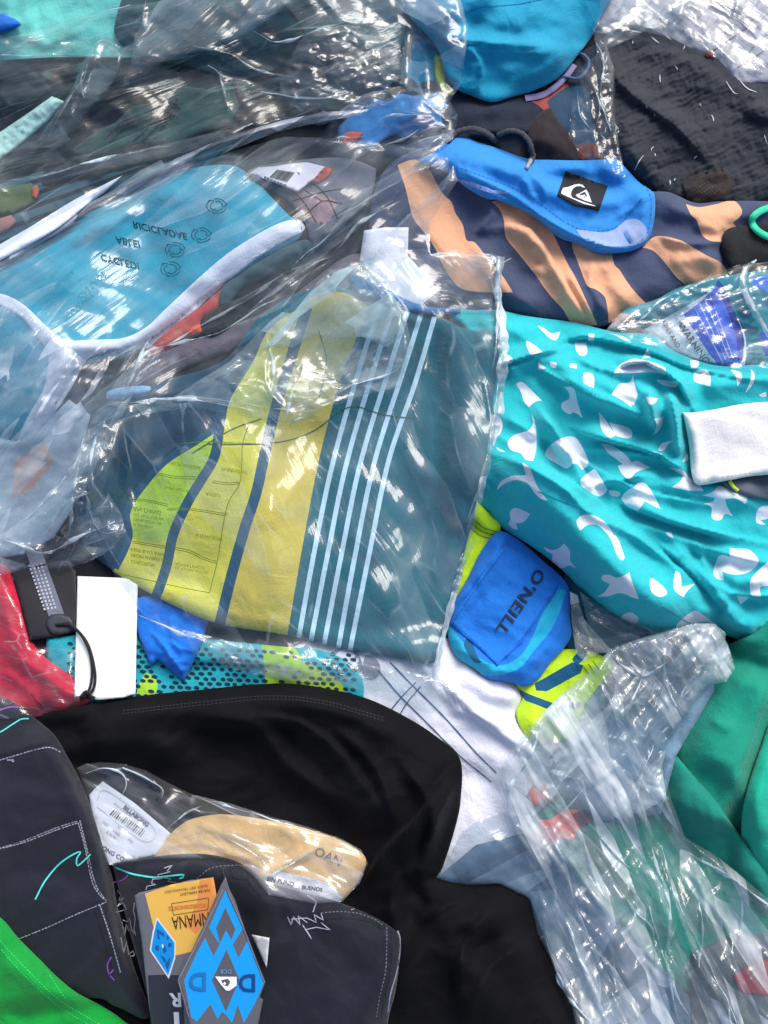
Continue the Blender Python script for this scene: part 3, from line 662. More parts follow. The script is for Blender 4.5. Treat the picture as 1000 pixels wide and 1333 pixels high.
# ---- orange and navy striped shorts
NV, OR = cloth('#434d68', rough=0.85, var=0.08), cloth('#e2aa86', rough=0.85, var=0.06)
z7 = lambda p: Zm(500, 200, 4, p); z8 = lambda p: Zm(750, 200, 4, p)
so = sheet('striped_shorts', [(488, 250), (520, 205), (600, 190), (700, 230), (830, 248), (870, 250), (905, 264), (940, 262), (1000, 262), (1060, 268), (1050, 300), (985, 300), (962, 312), (962, 330), (948, 352), (920, 376), (880, 392), (830, 412), (780, 426), (745, 424), (700, 420), (640, 414), (560, 408), (500, 400), (480, 330)], NV,
     prints=[(z7([(112, 180), (70, 60), (200, 40), (300, 200), (350, 250), (372, 310), (410, 370), (430, 450), (470, 460), (520, 520), (570, 580), (620, 640), (670, 722), (430, 712), (350, 650), (300, 570), (270, 500), (210, 410), (150, 330)]), OR),
             (z7([(560, 250), (620, 240), (700, 262), (800, 310), (870, 400), (920, 500), (960, 580), (1000, 650), (1060, 780), (1110, 890), (990, 892), (930, 810), (850, 720), (780, 620), (700, 520), (635, 435), (625, 350), (600, 290)]), OR),
             (z8([(-40, 250), (120, 230), (180, 250), (190, 540), (230, 610), (290, 700), (365, 780), (250, 850), (170, 880), (160, 780), (145, 740), (100, 705), (60, 690), (30, 620), (0, 540), (-20, 480)]), OR),
             (z8([(345, 490), (420, 430), (540, 450), (620, 495), (690, 535), (750, 565), (790, 620), (780, 670), (700, 730), (600, 720), (565, 680), (520, 640), (480, 590), (430, 530), (390, 500)]), OR),
             (z8([(572, 262), (640, 278), (720, 265), (820, 245), (865, 305), (815, 360), (862, 410), (800, 450), (730, 458), (680, 445), (650, 410), (630, 350), (600, 320)]), OR)],
     folds=[([(590, 222), (640, 262), (640, 280), (612, 312)], 9, -13.5, 'v'), ([(640, 295), (690, 300), (740, 380), (765, 420)], 11, 16.5, 'R'), ([(610, 315), (650, 360), (700, 410)], 16, 15.0), ([(775, 335), (768, 372), (795, 415)], 11, -15.0, 'v'), ([(785, 330), (800, 370), (830, 400)], 14, 13.5),
            ([(660, 300), (700, 320), (690, 345), (720, 360)], 9, 9.0), ([(850, 305), (900, 318), (955, 312)], 8, -15.0, 'v'), ([(870, 340), (920, 335), (945, 345)], 12, 12.0), ([(865, 262), (930, 285), (960, 275)], 14, 15.0), ([(530, 260), (570, 310), (600, 360)], 20, 12.0), ([(900, 290), (935, 300), (950, 290)], 9, 10.5), ([(735, 350), (760, 390), (775, 420)], 7, -10.5, 'v')],
     noise=[sn(2.5, 60, seed=51), cr(2.0, 40, 50, 2, seed=52)], puff=(18, 18), step=3.4, up=3, wall=3)
tag(so, 'navy and orange diagonally striped shorts with a bright blue waistband', 'shorts')
WB = cloth('#2a8ad8', rough=0.75, var=0.06)
wb = sheet('waistband', z7([(165, 30), (240, 0), (340, -75), (430, -82), (480, -65), (600, -25), (740, 25), (860, 32), (1000, 20)])[:-1] + z8([(0, 35), (120, 32), (205, 25), (245, 60), (330, 150), (395, 195), (412, 230), (408, 340), (385, 430), (340, 485), (250, 515), (120, 518), (0, 470)]) + z7([(900, 430), (760, 320), (600, 245), (550, 240), (490, 215), (420, 170), (330, 100), (220, 60)]), WB,
     folds=[([(590, 200), (640, 214), (700, 238), (745, 262), (800, 262), (832, 240)], 12, 13.5, 'r'), ([(628, 190), (680, 215), (700, 225)], 7, 7.5), ([(688, 224), (706, 240), (712, 262)], 4, -6.0, 'v'), ([(680, 230), (690, 250), (700, 262)], 5, 6.0), ([(800, 285), (822, 272), (840, 250)], 5, -6.0, 'v'), ([(610, 240), (680, 272), (760, 312), (820, 325), (848, 300)], 4, 10.5, 'r'), ([(600, 222), (660, 250), (720, 290), (750, 300)], 4, -7.5, 'v')],
     noise=[sn(1.4, 26, seed=54), cr(0.8, 18, seed=55)], puff=(13, 9), step=3.2, parent=so, wall=4, up=3)
ln_ = sheet('lining', z8([(0, 395), (60, 400), (140, 410), (200, 395), (255, 350), (310, 340), (355, 370), (372, 420), (345, 462), (270, 482), (150, 480), (50, 450)]), cloth('#93a6d0', rough=0.85), on=wb, parent=wb, lift=0.6, puff=(0.5, 2), step=4, wall=0,
     folds=[([(815, 295), (824, 315)], 3, 3), ([(812, 300), (822, 318)], 2.5, -3)])
sheet('lining', z7([(380, 130), (460, 150), (550, 180), (560, 190), (640, 190), (660, 210), (560, 205), (470, 175), (400, 150)]), cloth('#7f93c8', rough=0.8), on=wb, parent=wb, lift=0.5, puff=(0.3, 2), step=4, wall=0)
E_ = [(554, 212), (600, 232), (640, 250), (700, 278), (740, 302), (780, 318), (820, 322), (843, 302), (848, 262), (840, 240)]
ribbon('stitching', [[(560, 205), (620, 226), (680, 250), (735, 288), (765, 300), (800, 296), (822, 275), (838, 255)], E_], 1.1, cloth('#1573c8'), on=wb, parent=wb, dash=(4, 2))
zp = lambda p: Zm(700, 200, 8.333, p)
pt = sheet('brand_patch', zp([(305, 190), (760, 350), (665, 625), (400, 570), (210, 455)]), cloth('#16171d', rough=0.7), on=wb, parent=wb, lift=1.6, puff=(0.6, 2), step=3, wall=1.2, smooth=False)
WH = card('#dcdcea', rough=0.6)
flat_polys('emblem', [zp([(262, 400), (275, 370), (330, 362), (370, 348), (400, 335), (450, 328), (490, 340), (515, 368), (500, 368), (460, 352), (415, 356), (385, 378), (364, 415), (362, 450), (378, 478), (520, 530), (628, 565), (625, 572), (500, 545), (380, 490), (300, 455), (255, 432)]),
                      zp([(412, 448), (455, 430), (525, 388), (548, 420), (588, 530), (510, 508), (430, 470)])], WH, on=pt, parent=pt, lift=0.8)
flat_polys('emblem', [zp([(455, 440), (512, 412), (540, 468), (522, 462), (505, 438), (495, 452), (478, 445), (470, 458)])], cloth('#16171d', rough=0.7), on=pt, parent=pt, lift=1.1)
CD = cloth('#4b4f58', rough=0.7, bump=0.9)
tube('drawcord', [(582, 186), (590, 176), (602, 170), (618, 168), (634, 174), (646, 184)], 4.2, CD, zs=[4, 6, 8, 8, 6, -2], on=None, parent=so, braid=0.25, sides=10)
tube('drawcord', [(648, 176), (664, 170), (680, 174), (690, 186), (692, 196), (694, 204), (688, 214)], 3.6, CD, zs=[2, 8, 12, 14, 12, 6, 4], on=None, parent=so, braid=0.25, sides=10)
tube('cord_tip', [(694, 203), (690, 211), (685, 220)], 3.0, card('#9aa0a8', rough=0.3), zs=[5, 5, 3], parent=so)
bars = tube('cord_eyelet', [(548, 208), (552, 202), (560, 196), (572, 192)], 2.0, cloth('#a98a52'), parent=so)

# ---- right edge: black hollow, mint loop
piece('black_cloth', [(945, 300), (985, 292), (1060, 290), (1070, 350), (1000, 352), (955, 350), (940, 330)], '#14161b', 'black cloth in the hollow at the right edge right of the striped shorts', puff=(10, 14))
ml = ribbon('mint_green_strap', [[(1030, 268), (1004, 270), (988, 276), (979, 286), (984, 298), (1000, 308), (1030, 314)]], 9, cloth('#2fd0a4', rough=0.7), dome=3, lift=6)
tag(ml, 'bright mint green strap loop at the right edge', 'strap')

# ---- printed pack at the right edge
wk = sheet('blue_printed_pack', [(790, 430), (815, 402), (850, 392), (880, 376), (915, 366), (960, 356), (1060, 345), (1080, 490), (1000, 482), (960, 478), (930, 474), (880, 462), (840, 450)], cloth('#15808f', rough=0.8),
     prints=[(Zm(780, 320, 4.545, [(-20, 480), (150, 400), (260, 500), (200, 560)]), cloth('#c9a9a4')), (Zm(780, 320, 4.545, [(250, 505), (560, 330), (690, 240), (740, 300), (860, 520), (860, 720), (660, 700), (400, 600)]), cloth('#d9e3ee')),
             (Zm(780, 320, 4.545, [(500, 405), (600, 330), (690, 240), (740, 290), (800, 400), (850, 560), (840, 690), (740, 720), (690, 690), (600, 560)]), cloth('#3a63dc')),
             (Zm(780, 320, 4.545, [(690, 230), (730, 230), (850, 520), (850, 620), (820, 690), (800, 500)]), cloth('#1b2f9a')),
             (Zm(780, 320, 4.545, [(890, 200), (1100, 150), (1100, 320), (990, 270), (930, 240)]), cloth('#2a6fdc')),
             (Zm(780, 320, 4.545, [(950, 510), (1100, 520), (1100, 660), (990, 650)]), cloth('#2450b8'))],
     folds=[([(870, 380), (905, 410), (940, 460)], 10, 4), ([(968, 360), (985, 420), (1000, 470)], 12, 7)], noise=[cr(3, 30, seed=61), cr(1.2, 12, seed=62)], puff=(10, 12), step=3.5, up=3)
tag(wk, 'folded teal cloth and white and blue printed card in clear wrap at the right edge', 'packet')
flat_polys('printed_line', [band((903 + 7 * k, 398 - 5 * k), (940 + 4.5 * k, 470 - 2 * k), 1.3) for k in range(4)], card('#a9b9f2'), on=wk, parent=wk, lift=1.0)
text('lettering', 'WARNING', (882, 423), (0.56, 0.83), (0.83, -0.56), 13, card('#333844'), on=wk, parent=wk, lift=1.2, bold=0.01)
text('lettering', 'TO BABIES AND', (851, 401), (0.50, 0.87), (0.87, -0.50), 8.5, card('#333844'), on=wk, parent=wk, lift=1.2, bold=0.01)
text('lettering', 'NOT A TOY', (872, 403), (0.5, 0.87), (0.87, -0.5), 5.5, card('#7b8296'), on=wk, parent=wk, lift=1.2)

# ================================================================== the cyan shorts with white hem, far left
cys = sheet('cyan_shorts', [(-140, 560), (-140, 400), (-20, 350), (40, 322), (80, 300), (120, 275), (180, 250), (240, 222), (300, 215), (332, 234), (352, 255), (376, 280), (392, 292), (388, 312), (340, 340), (290, 370), (240, 408), (200, 440), (160, 465), (110, 475), (85, 500), (60, 550), (20, 575)], cloth('#109ab8', rough=0.8, var=0.08),
     folds=[([(150, 260), (100, 330), (60, 400)], 30, 8), ([(60, 440), (120, 452), (180, 446), (240, 400)], 10, 8), ([(20, 400), (60, 430), (80, 470), (50, 540)], 12, 8)], noise=[sn(3, 70, seed=71)], puff=(16, 14), step=4.5, up=2)
tag(cys, 'cyan shorts with a white hem lying under milky film on the left', 'shorts')
hm = sheet('hem', [(389, 286), (397, 295), (392, 303), (366, 317), (330, 340), (290, 372), (250, 408), (225, 432), (205, 450), (170, 456), (140, 456), (112, 470), (96, 500), (70, 540), (45, 575), (20, 580), (35, 545), (55, 510), (62, 480), (62, 460), (48, 438), (26, 412), (0, 398), (-40, 392), (-40, 378), (0, 382), (30, 396), (60, 424), (84, 442), (120, 442), (160, 440), (190, 426), (216, 402), (250, 370), (290, 335), (330, 308), (365, 290)], cloth('#dfe5f6', rough=0.85, var=0.04),
     on=cys, parent=cys, lift=0.8, puff=(0.7, 2), step=3.5, wall=2)
# things in the slit below the hem
piece('muted_plaid_cloth', [(318, 228), (345, 215), (440, 205), (490, 220), (480, 260), (440, 300), (405, 330), (398, 292), (375, 262), (345, 244)], '#70737f', 'grey pink cloth with thin dark check lines under film, below the barcode tag', puff=(9, 12),
      prints=[([(375, 255), (405, 250), (440, 262), (425, 290), (398, 285)], cloth('#9a7f86'))])
pq = COL.objects[-1]
ribbon('check_line', [[(352, 248), (380, 240), (420, 262)], [(380, 262), (420, 250), (450, 245)], [(395, 282), (420, 262), (445, 265)], [(370, 240), (395, 262), (412, 290)], [(400, 232), (425, 255), (440, 285)]], 1.0, plk, on=pq, parent=pq)
rd = piece('red_orange_cloth', [(192, 455), (225, 425), (262, 398), (295, 372), (305, 378), (285, 402), (262, 418), (266, 432), (240, 442), (205, 462)], '#b5453f', 'faded red and orange cloth in the slit below the white hem', puff=(7, 8), step=3.5,
      prints=[([(248, 428), (262, 420), (266, 432), (252, 440)], cloth('#ef5a35'))])
piece('taupe_cloth', [(140, 520), (165, 480), (220, 455), (300, 425), (370, 392), (440, 340), (470, 330), (450, 380), (390, 420), (320, 450), (240, 480), (200, 505)], '#6a606c', 'greyish taupe cloth under film along the lower side of the cyan shorts', puff=(9, 12))
piece('dark_green_cloth', [(285, 396), (292, 372), (330, 345), (370, 322), (400, 312), (410, 330), (370, 352), (320, 372), (298, 395)], '#35525a', 'small dark green cloth tucked beneath the end of the white hem', puff=(7, 8), step=4)
piece('black_cloth_fold', [(262, 424), (280, 402), (320, 385), (345, 372), (358, 382), (340, 402), (310, 416), (290, 432), (272, 438)], '#17181d', 'narrow black fold of cloth in the slit below the white hem', puff=(6, 7), step=3.5)

bt = sheet('barcode_tag', Zm(250, 0, 4, [(300, 900), (345, 872), (430, 865), (520, 850), (600, 845), (695, 868), (640, 930), (550, 998), (480, 970), (400, 940)]), card('#e2e0ec'), puff=(1, 3), step=4, wall=1, rigid=True, smooth=False)
tag(bt, 'white barcode tag sticking out by the tip of the cyan shorts under film', 'tag')
bars = [band((352 + 3.1 * i, 229 + 0.55 * i - 3), (346 + 3.1 * i, 236 + 0.9 * i), 1.6 if i % 3 else 2.4) for i in range(9)]
flat_polys('barcode', [band((362 + 2.6 * i, 221 + 0.4 * i), (352 + 2.6 * i, 231 + 0.7 * i), 1.5 if i % 3 else 2.2) for i in range(9)], card('#33343c'), on=bt, parent=bt)
ribbon('printed_line', [[(344, 230), (358, 236), (372, 241)], [(388, 224), (392, 229)]], 2.0, card('#4a4b55'), on=bt, parent=bt, dash=(3, 1.5))
sheet('orange_edge', Zm(250, 0, 4, [(690, 872), (735, 880), (700, 930), (640, 955), (605, 950), (650, 915)]), card('#d5573f'), on=bt, parent=bt, lift=1.5, puff=(0.5, 2), step=4, wall=1)
piece('coral_tab', Zm(250, 0, 4, [(790, 700), (830, 685), (890, 690), (860, 740), (815, 765), (780, 745)]), '#cf5d4c', 'bright coral tab under film right above the barcode tag', puff=(4, 4), step=3)

# ================================================================== right: teal bird-print shirt
TS = cloth('#2cb9c1', rough=0.95, spec=0.12, var=0.07, bump=0.4, slub=0.03)
TW = cloth('#dde4ee', rough=0.85, var=0.03)
za = lambda p: Zm(620, 400, 5, p); zb = lambda p: Zm(800, 400, 5, p); zc = lambda p: Zm(620, 600, 5, p); zd = lambda p: Zm(800, 600, 5, p)
birds = [za(p) for p in ([(400, 120), (440, 135), (490, 168), (548, 155), (530, 205), (505, 215), (470, 195), (430, 155)], [(330, 215), (380, 245), (430, 290), (355, 315), (325, 245)],
    [(640, 230), (715, 232), (722, 300), (690, 318), (655, 290)], [(730, 172), (768, 172), (762, 215), (730, 218)], [(185, 300), (235, 330), (230, 360), (190, 375)], [(405, 355), (455, 395), (405, 410)], [(478, 350), (525, 362), (520, 395), (490, 390)],
    [(610, 365), (650, 368), (655, 400), (608, 390)], [(700, 425), (762, 440), (765, 525), (700, 490)], [(258, 500), (300, 485), (350, 530), (430, 610), (390, 612), (345, 650), (310, 610), (290, 550)],
    [(570, 520), (635, 530), (660, 620), (690, 720), (640, 685), (600, 695), (555, 655), (560, 620), (605, 595), (600, 550)], [(800, 685), (850, 745), (905, 835), (860, 845), (815, 790)],
    [(360, 700), (385, 760), (392, 900), (370, 1000), (320, 990), (290, 950), (225, 930), (205, 880), (250, 830), (340, 800), (368, 760)], [(450, 950), (480, 900), (560, 850), (640, 845), (690, 910), (730, 1010), (690, 1060), (640, 1015), (590, 1050), (530, 1020), (470, 985)],
    [(815, 890), (880, 900), (960, 950), (1010, 1010), (1010, 1060), (900, 980), (860, 950)], [(895, 425), (945, 365), (1010, 345), (1010, 425)], [(880, 570), (930, 510), (1010, 490), (1010, 650), (940, 600)], [(865, 750), (1000, 790), (1010, 850), (920, 830)], [(130, 910), (190, 940), (150, 935)],
    [(840, 165), (960, 190), (1010, 230), (950, 210), (900, 180)], [(60, 730), (100, 700), (150, 712), (172, 770), (150, 830), (100, 850), (65, 800)])]
birds += [zb(p) for p in ([(0, 430), (50, 370), (120, 335), (220, 350), (310, 380), (335, 405), (330, 440), (260, 425), (180, 425), (90, 430)], [(180, 335), (215, 270), (238, 325)], [(120, 440), (135, 520), (150, 570), (125, 640), (60, 600), (0, 570), (30, 500), (95, 490)],
    [(530, 415), (600, 408), (625, 450), (625, 515), (520, 480)], [(490, 345), (550, 340), (545, 385), (500, 400)], [(770, 405), (820, 425), (830, 465), (800, 515), (790, 450), (755, 410)], [(885, 400), (910, 430), (905, 490), (850, 560), (880, 490), (890, 440)],
    [(940, 570), (985, 550), (990, 580), (960, 585)], [(275, 470), (410, 485), (395, 522), (300, 500)], [(205, 580), (285, 592), (262, 625), (225, 632)], [(258, 725), (318, 712), (300, 790), (250, 832), (275, 770)], [(285, 930), (310, 885), (390, 870), (350, 890), (325, 932)], [(0, 775), (105, 815), (95, 855), (0, 830)],
    [(235, 935), (280, 945), (320, 960)], [(470, 945), (480, 990), (440, 1010)])]
birds += [zc(p) for p in ([(300, 10), (345, 40), (370, 100), (400, 170), (462, 255), (430, 250), (380, 210), (340, 150), (270, 125), (200, 140), (135, 190), (160, 135), (230, 98), (300, 95), (325, 90)],
    [(250, 305), (300, 320), (350, 345), (310, 395), (260, 405), (270, 450), (240, 440), (210, 410), (225, 380), (220, 335)], [(655, 385), (700, 352), (780, 360), (850, 410), (900, 490), (970, 630), (940, 645), (910, 600), (870, 500), (800, 425), (730, 415), (680, 455), (660, 425)],
    [(440, 558), (510, 580), (570, 538), (610, 585), (612, 650), (655, 700), (600, 680), (560, 698), (478, 680), (498, 610), (460, 590)], [(820, 745), (870, 742), (920, 760), (1000, 725), (1000, 735), (1020, 800), (1060, 900), (1020, 890), (940, 860), (860, 880), (785, 885), (840, 850), (870, 800), (820, 775)],
    [(690, 110), (770, 50), (800, 90), (855, 190), (800, 230), (720, 190), (680, 150)], [(865, 190), (930, 200), (935, 225), (890, 230), (865, 210)], [(0, 290), (40, 290), (10, 320)])]
birds += [zd(p) for p in ([(20, 30), (100, 10), (150, 0), (190, 20), (235, 45), (150, 70), (95, 118), (50, 85)], [(45, 240), (80, 195), (135, 165), (150, 145), (205, 150), (260, 230), (300, 315), (195, 262), (155, 330), (90, 300), (60, 270)],
    [(350, 42), (440, 60), (490, 110), (550, 155), (580, 195), (470, 190), (370, 170), (430, 130), (440, 100), (400, 70)], [(570, 225), (640, 200), (680, 165), (750, 180), (840, 215), (865, 250), (850, 280), (790, 245), (720, 250), (735, 300), (770, 360), (720, 345), (690, 385), (635, 375), (630, 300), (575, 280), (640, 265), (650, 240)],
    [(925, 340), (950, 300), (1010, 290), (1010, 365), (950, 385), (985, 415), (925, 400)], [(335, 465), (365, 465), (385, 505), (350, 490)], [(750, 565), (800, 572), (880, 580), (935, 640), (920, 690), (860, 730), (780, 740), (700, 720), (715, 780), (645, 740), (680, 620), (750, 625)],
    [(885, 780), (930, 720), (1010, 650), (1010, 800), (950, 820), (955, 880), (890, 870)], [(795, 878), (880, 885), (820, 935)], [(395, 715), (430, 740), (435, 820), (525, 800), (480, 840), (450, 888), (390, 840), (385, 780)], [(230, 780), (250, 765), (330, 830), (340, 870), (290, 885), (240, 850)],
    [(25, 1045), (60, 1000), (110, 988), (155, 1020), (140, 1060), (80, 1085), (40, 1070)], [(420, 1050), (520, 975), (600, 1020), (655, 1060), (560, 1045), (480, 1070), (400, 1085)], [(0, 480), (30, 520), (65, 630), (40, 645), (0, 560)], [(0, 190), (35, 210), (20, 235), (0, 230)])]
shirt = sheet('bird_print_shirt', [(585, 415), (620, 404), (650, 404), (690, 412), (750, 420), (800, 432), (850, 436), (880, 458), (935, 476), (1000, 474), (1140, 470), (1150, 840), (1000, 850), (955, 830), (925, 826), (900, 835), (860, 830), (820, 815), (785, 800), (735, 745), (690, 710), (640, 680), (612, 664), (590, 640), (590, 540)], TS,
    prints=[(b, TW) for b in birds],
    folds=[
      ([(622, 592), (660, 610), (720, 650), (765, 700), (830, 760), (930, 830)], 34, 70.7, 'r'),          # long roll to the lower right
      ([(640, 590), (690, 608), (740, 640), (770, 670), (830, 700), (905, 760)], 10, -32.9, 'v'),
      ([(695, 525), (720, 555), (745, 600), (775, 645)], 17, 47.1, 'R'),
      ([(655, 485), (700, 465), (710, 478)], 10, -18.9, 'v'), ([(640, 478), (690, 462), (730, 455)], 12, 21.2, 'L'),
      ([(715, 480), (760, 505), (810, 530), (855, 548)], 9, -32.9, 'v'), ([(700, 460), (760, 488), (830, 520), (880, 545)], 10, 21.2),
      ([(715, 450), (760, 438), (840, 455), (900, 478), (1000, 498)], 11, 21.2, 'L'), ([(740, 462), (800, 485), (860, 480)], 8, -21.2, 'v'),
      ([(800, 480), (840, 470), (885, 500), (900, 530)], 10, 32.9, 'L'), ([(845, 500), (850, 540), (855, 565)], 7, -28.2, 'v'), ([(820, 495), (845, 515), (850, 560)], 8, 23.5),
      ([(870, 505), (880, 550), (884, 600)], 9, -47.1, 'v'), ([(750, 560), (800, 575), (860, 592), (900, 625)], 12, 30.6, 'L'), ([(760, 585), (830, 590), (890, 610)], 5, -14.2, 'v'),
      ([(790, 620), (850, 628), (920, 640), (1000, 655)], 16, 23.5), ([(760, 635), (800, 625), (850, 618)], 5, -16.5, 'v'),
      ([(800, 670), (860, 692), (950, 722), (1040, 740)], 12, -28.2, 'v'), ([(800, 650), (880, 680), (960, 700)], 20, 28.2, 'L'),
      ([(870, 700), (920, 755), (960, 800)], 12, -28.2, 'v'), ([(905, 700), (930, 760), (975, 776), (1040, 772)], 7, -18.9, 'v'), ([(930, 735), (960, 758), (1010, 752)], 14, 28.2), ([(880, 730), (900, 770), (930, 810)], 14, 21.2),
      ([(940, 790), (960, 815), (990, 820)], 16, 23.5), ([(650, 540), (700, 570), (690, 610)], 9, -16.5, 'v'), ([(905, 500), (960, 495), (1040, 490)], 14, 23.5), ([(620, 430), (680, 430), (720, 440)], 16, 16.5), ([(640, 700), (720, 745), (800, 800), (900, 828)], 10, 9.6, 'r'), ([(700, 560), (760, 600), (840, 640), (940, 660)], 9, 13.9, 'R'), ([(690, 470), (740, 500), (800, 530)], 9, 12.7, 'R'), ([(810, 640), (870, 672), (960, 700), (1040, 712)], 10, 12.7, 'R'), ([(640, 560), (700, 600), (790, 660)], 9, 12.7, 'R'), ([(850, 700), (900, 745), (950, 800)], 10, 15.0, 'L')],
    noise=[sn(3, 75, seed=81), cr(4.0, 60, 35, 2.2, seed=82)], puff=(26, 20), step=3.2, up=4, wall=3)
tag(shirt, 'turquoise shirt printed with white birds, heaped in folds on the right', 'shirt')
ribbon('seam', [[(862, 790), (900, 812), (955, 828)], [(700, 640), (770, 668)]], 1.2, cloth('#1394a4'), on=shirt, parent=shirt)
dk = piece('grey_cloth', [(935, 622), (970, 616), (1060, 612), (1070, 650), (1000, 650), (955, 640)], '#59636f', 'small grey cloth below the white cuff at the right edge', puff=(5, 6), step=4)
yl = ribbon('yellow_green_thread', [[(950, 626), (955, 634), (961, 639)]], 5, cloth('#b9cf3a'), dome=2, lift=3)
tag(yl, 'tiny yellow green thread end below the white cuff', 'thread')
cuff = sheet('white_cuff', [(889, 536), (900, 537), (930, 533), (965, 526), (1000, 523), (1140, 515), (1140, 612), (1000, 618), (950, 625), (918, 631), (906, 630), (900, 615), (897, 580)], cloth('#dcdbdc', rough=0.85, var=0.04, slub=0.02),
     folds=[([(902, 545), (909, 590), (914, 625)], 7, 6, 'r')], noise=[sn(0.8, 30, seed=86)], puff=(6, 5), step=4, up=12, wall=9)
tag(cuff, 'plain white folded cuff lying over the turquoise bird print cloth at the right edge', 'cuff')
ribbon('stitching', [[(910, 625), (950, 619), (1010, 612)], [(893, 541), (901, 580), (907, 624)]], 0.9, cloth('#cfd0d8'), on=cuff, parent=cuff, dash=(4, 2))

# ================================================================== centre: white shorts, mesh cloth, wetsuit-blue pack
tl = piece('dark_teal_cloth', [(735, 745), (760, 770), (800, 800), (850, 825), (830, 850), (780, 860), (740, 850)], '#0f4d59', 'dark teal cloth glimpsed under the lower edge of the turquoise shirt', puff=(6, 10))
white = sheet('white_shorts', [(370, 850), (420, 830), (500, 840), (580, 830), (640, 860), (675, 895), (700, 930), (760, 960), (740, 1020), (700, 1080), (650, 1120), (570, 1160), (520, 1100), (460, 1000), (400, 920)], cloth('#e2e4ee', rough=0.9, var=0.03),
     folds=[([(590, 870), (640, 905), (690, 900)], 12, 15.2), ([(580, 925), (620, 930), (660, 950)], 8, -9.5, 'v'), ([(560, 870), (620, 930), (700, 990)], 18, 15.2, 'L'), ([(600, 960), (660, 1000), (700, 1060)], 22, 13.3), ([(545, 850), (565, 890), (610, 930)], 8, -11.4, 'v')],
     noise=[sn(2.5, 60, seed=91), cr(2.6, 50, 45, 2, seed=92)], puff=(16, 18), step=4.5)
tag(white, 'white shorts with thin navy double seams between the black garment and the striped pair', 'shorts')
NVL = cloth('#4a6286')
ribbon('seam', [[(492, 872), (520, 905), (560, 945), (600, 985), (640, 1018)], [(508, 862), (540, 895), (580, 935), (620, 980), (646, 1006)], [(506, 928), (525, 905), (542, 888)], [(518, 935), (530, 915), (548, 893)]], 1.6, NVL, on=white, parent=white, lift=1.1, noise=0.3)
gp = [Zm(300, 600, 2.5, p) for p in ([(205, 590), (250, 600), (330, 690), (300, 720), (215, 640)], [(330, 620), (400, 610), (430, 670), (400, 700), (350, 680)], [(440, 630), (480, 650), (488, 690), (460, 712), (430, 690)], [(300, 720), (390, 690), (420, 740), (370, 780), (320, 760)])]
flat_polys('printed_shape', gp, cloth('#8c8fa0'), on=white, parent=white, smooth=True, lift=1.0)

ms = sheet('dotted_mesh_shorts', [(60, 830), (150, 825), (250, 830), (350, 840), (430, 850), (470, 880), (470, 930), (340, 940), (150, 940), (80, 930)], cloth('#1fa3b3', rough=0.8),
     prints=[([(340, 835), (385, 845), (400, 900), (395, 940), (335, 940), (345, 890)], cloth('#9fc832')), ([(180, 895), (190, 875), (205, 890), (195, 920), (176, 915)], cloth('#9ccb3a')), ([(395, 860), (440, 885), (450, 905), (400, 900)], cloth('#a9cc30'))],
     folds=[([(180, 850), (260, 860), (350, 865), (430, 885)], 12, 6, 'L')], noise=[sn(2, 50, seed=95)], puff=(9, 12), step=5)
tag(ms, 'teal mesh shorts with dark dots and lime patches, just above the black garment', 'shorts')
dots = []; R = random.Random(3)
for r_ in range(13):
    for c_ in range(34):
        x = 92 + c_ * 11 + (r_ % 2) * 5.5 + R.uniform(-1, 1); y = 838 + r_ * 6.4 + R.uniform(-.6, .6) + 0.04 * (x - 92)
        if x > 470 or y > 925 or R.random() < 0.14 or (345 < x < 400 and R.random() < .75): continue
        q = R.uniform(3.0, 4.0)
        dots.append([(x - q, y - 1.8), (x, y - 2.5), (x + q, y - .6), (x + q * .9, y + 1.9), (x, y + 2.3), (x - q, y + .7)])
flat_polys('printed_dots', dots, cloth('#16303f'), on=ms, parent=ms, lift=0.9); tag(COL.objects[-1], kind='stuff')

cb = sheet('bright_blue_garment', [(172, 780), (215, 775), (270, 790), (268, 820), (260, 842), (250, 866), (239, 887), (222, 872), (206, 858), (196, 868), (188, 845), (176, 815)], cloth('#1679e2', rough=0.75),
     folds=[([(195, 820), (215, 845), (238, 880)], 7, 8, 'L'), ([(222, 795), (225, 830), (240, 860)], 5, 6), ([(200, 825), (232, 842), (262, 850)], 4, -5, 'v')], noise=[cr(2.5, 22, seed=97)], puff=(10, 7), step=3, up=3)
tag(cb, 'bright blue pointed corner of cloth sticking out below the yellow striped shorts', 'garment')

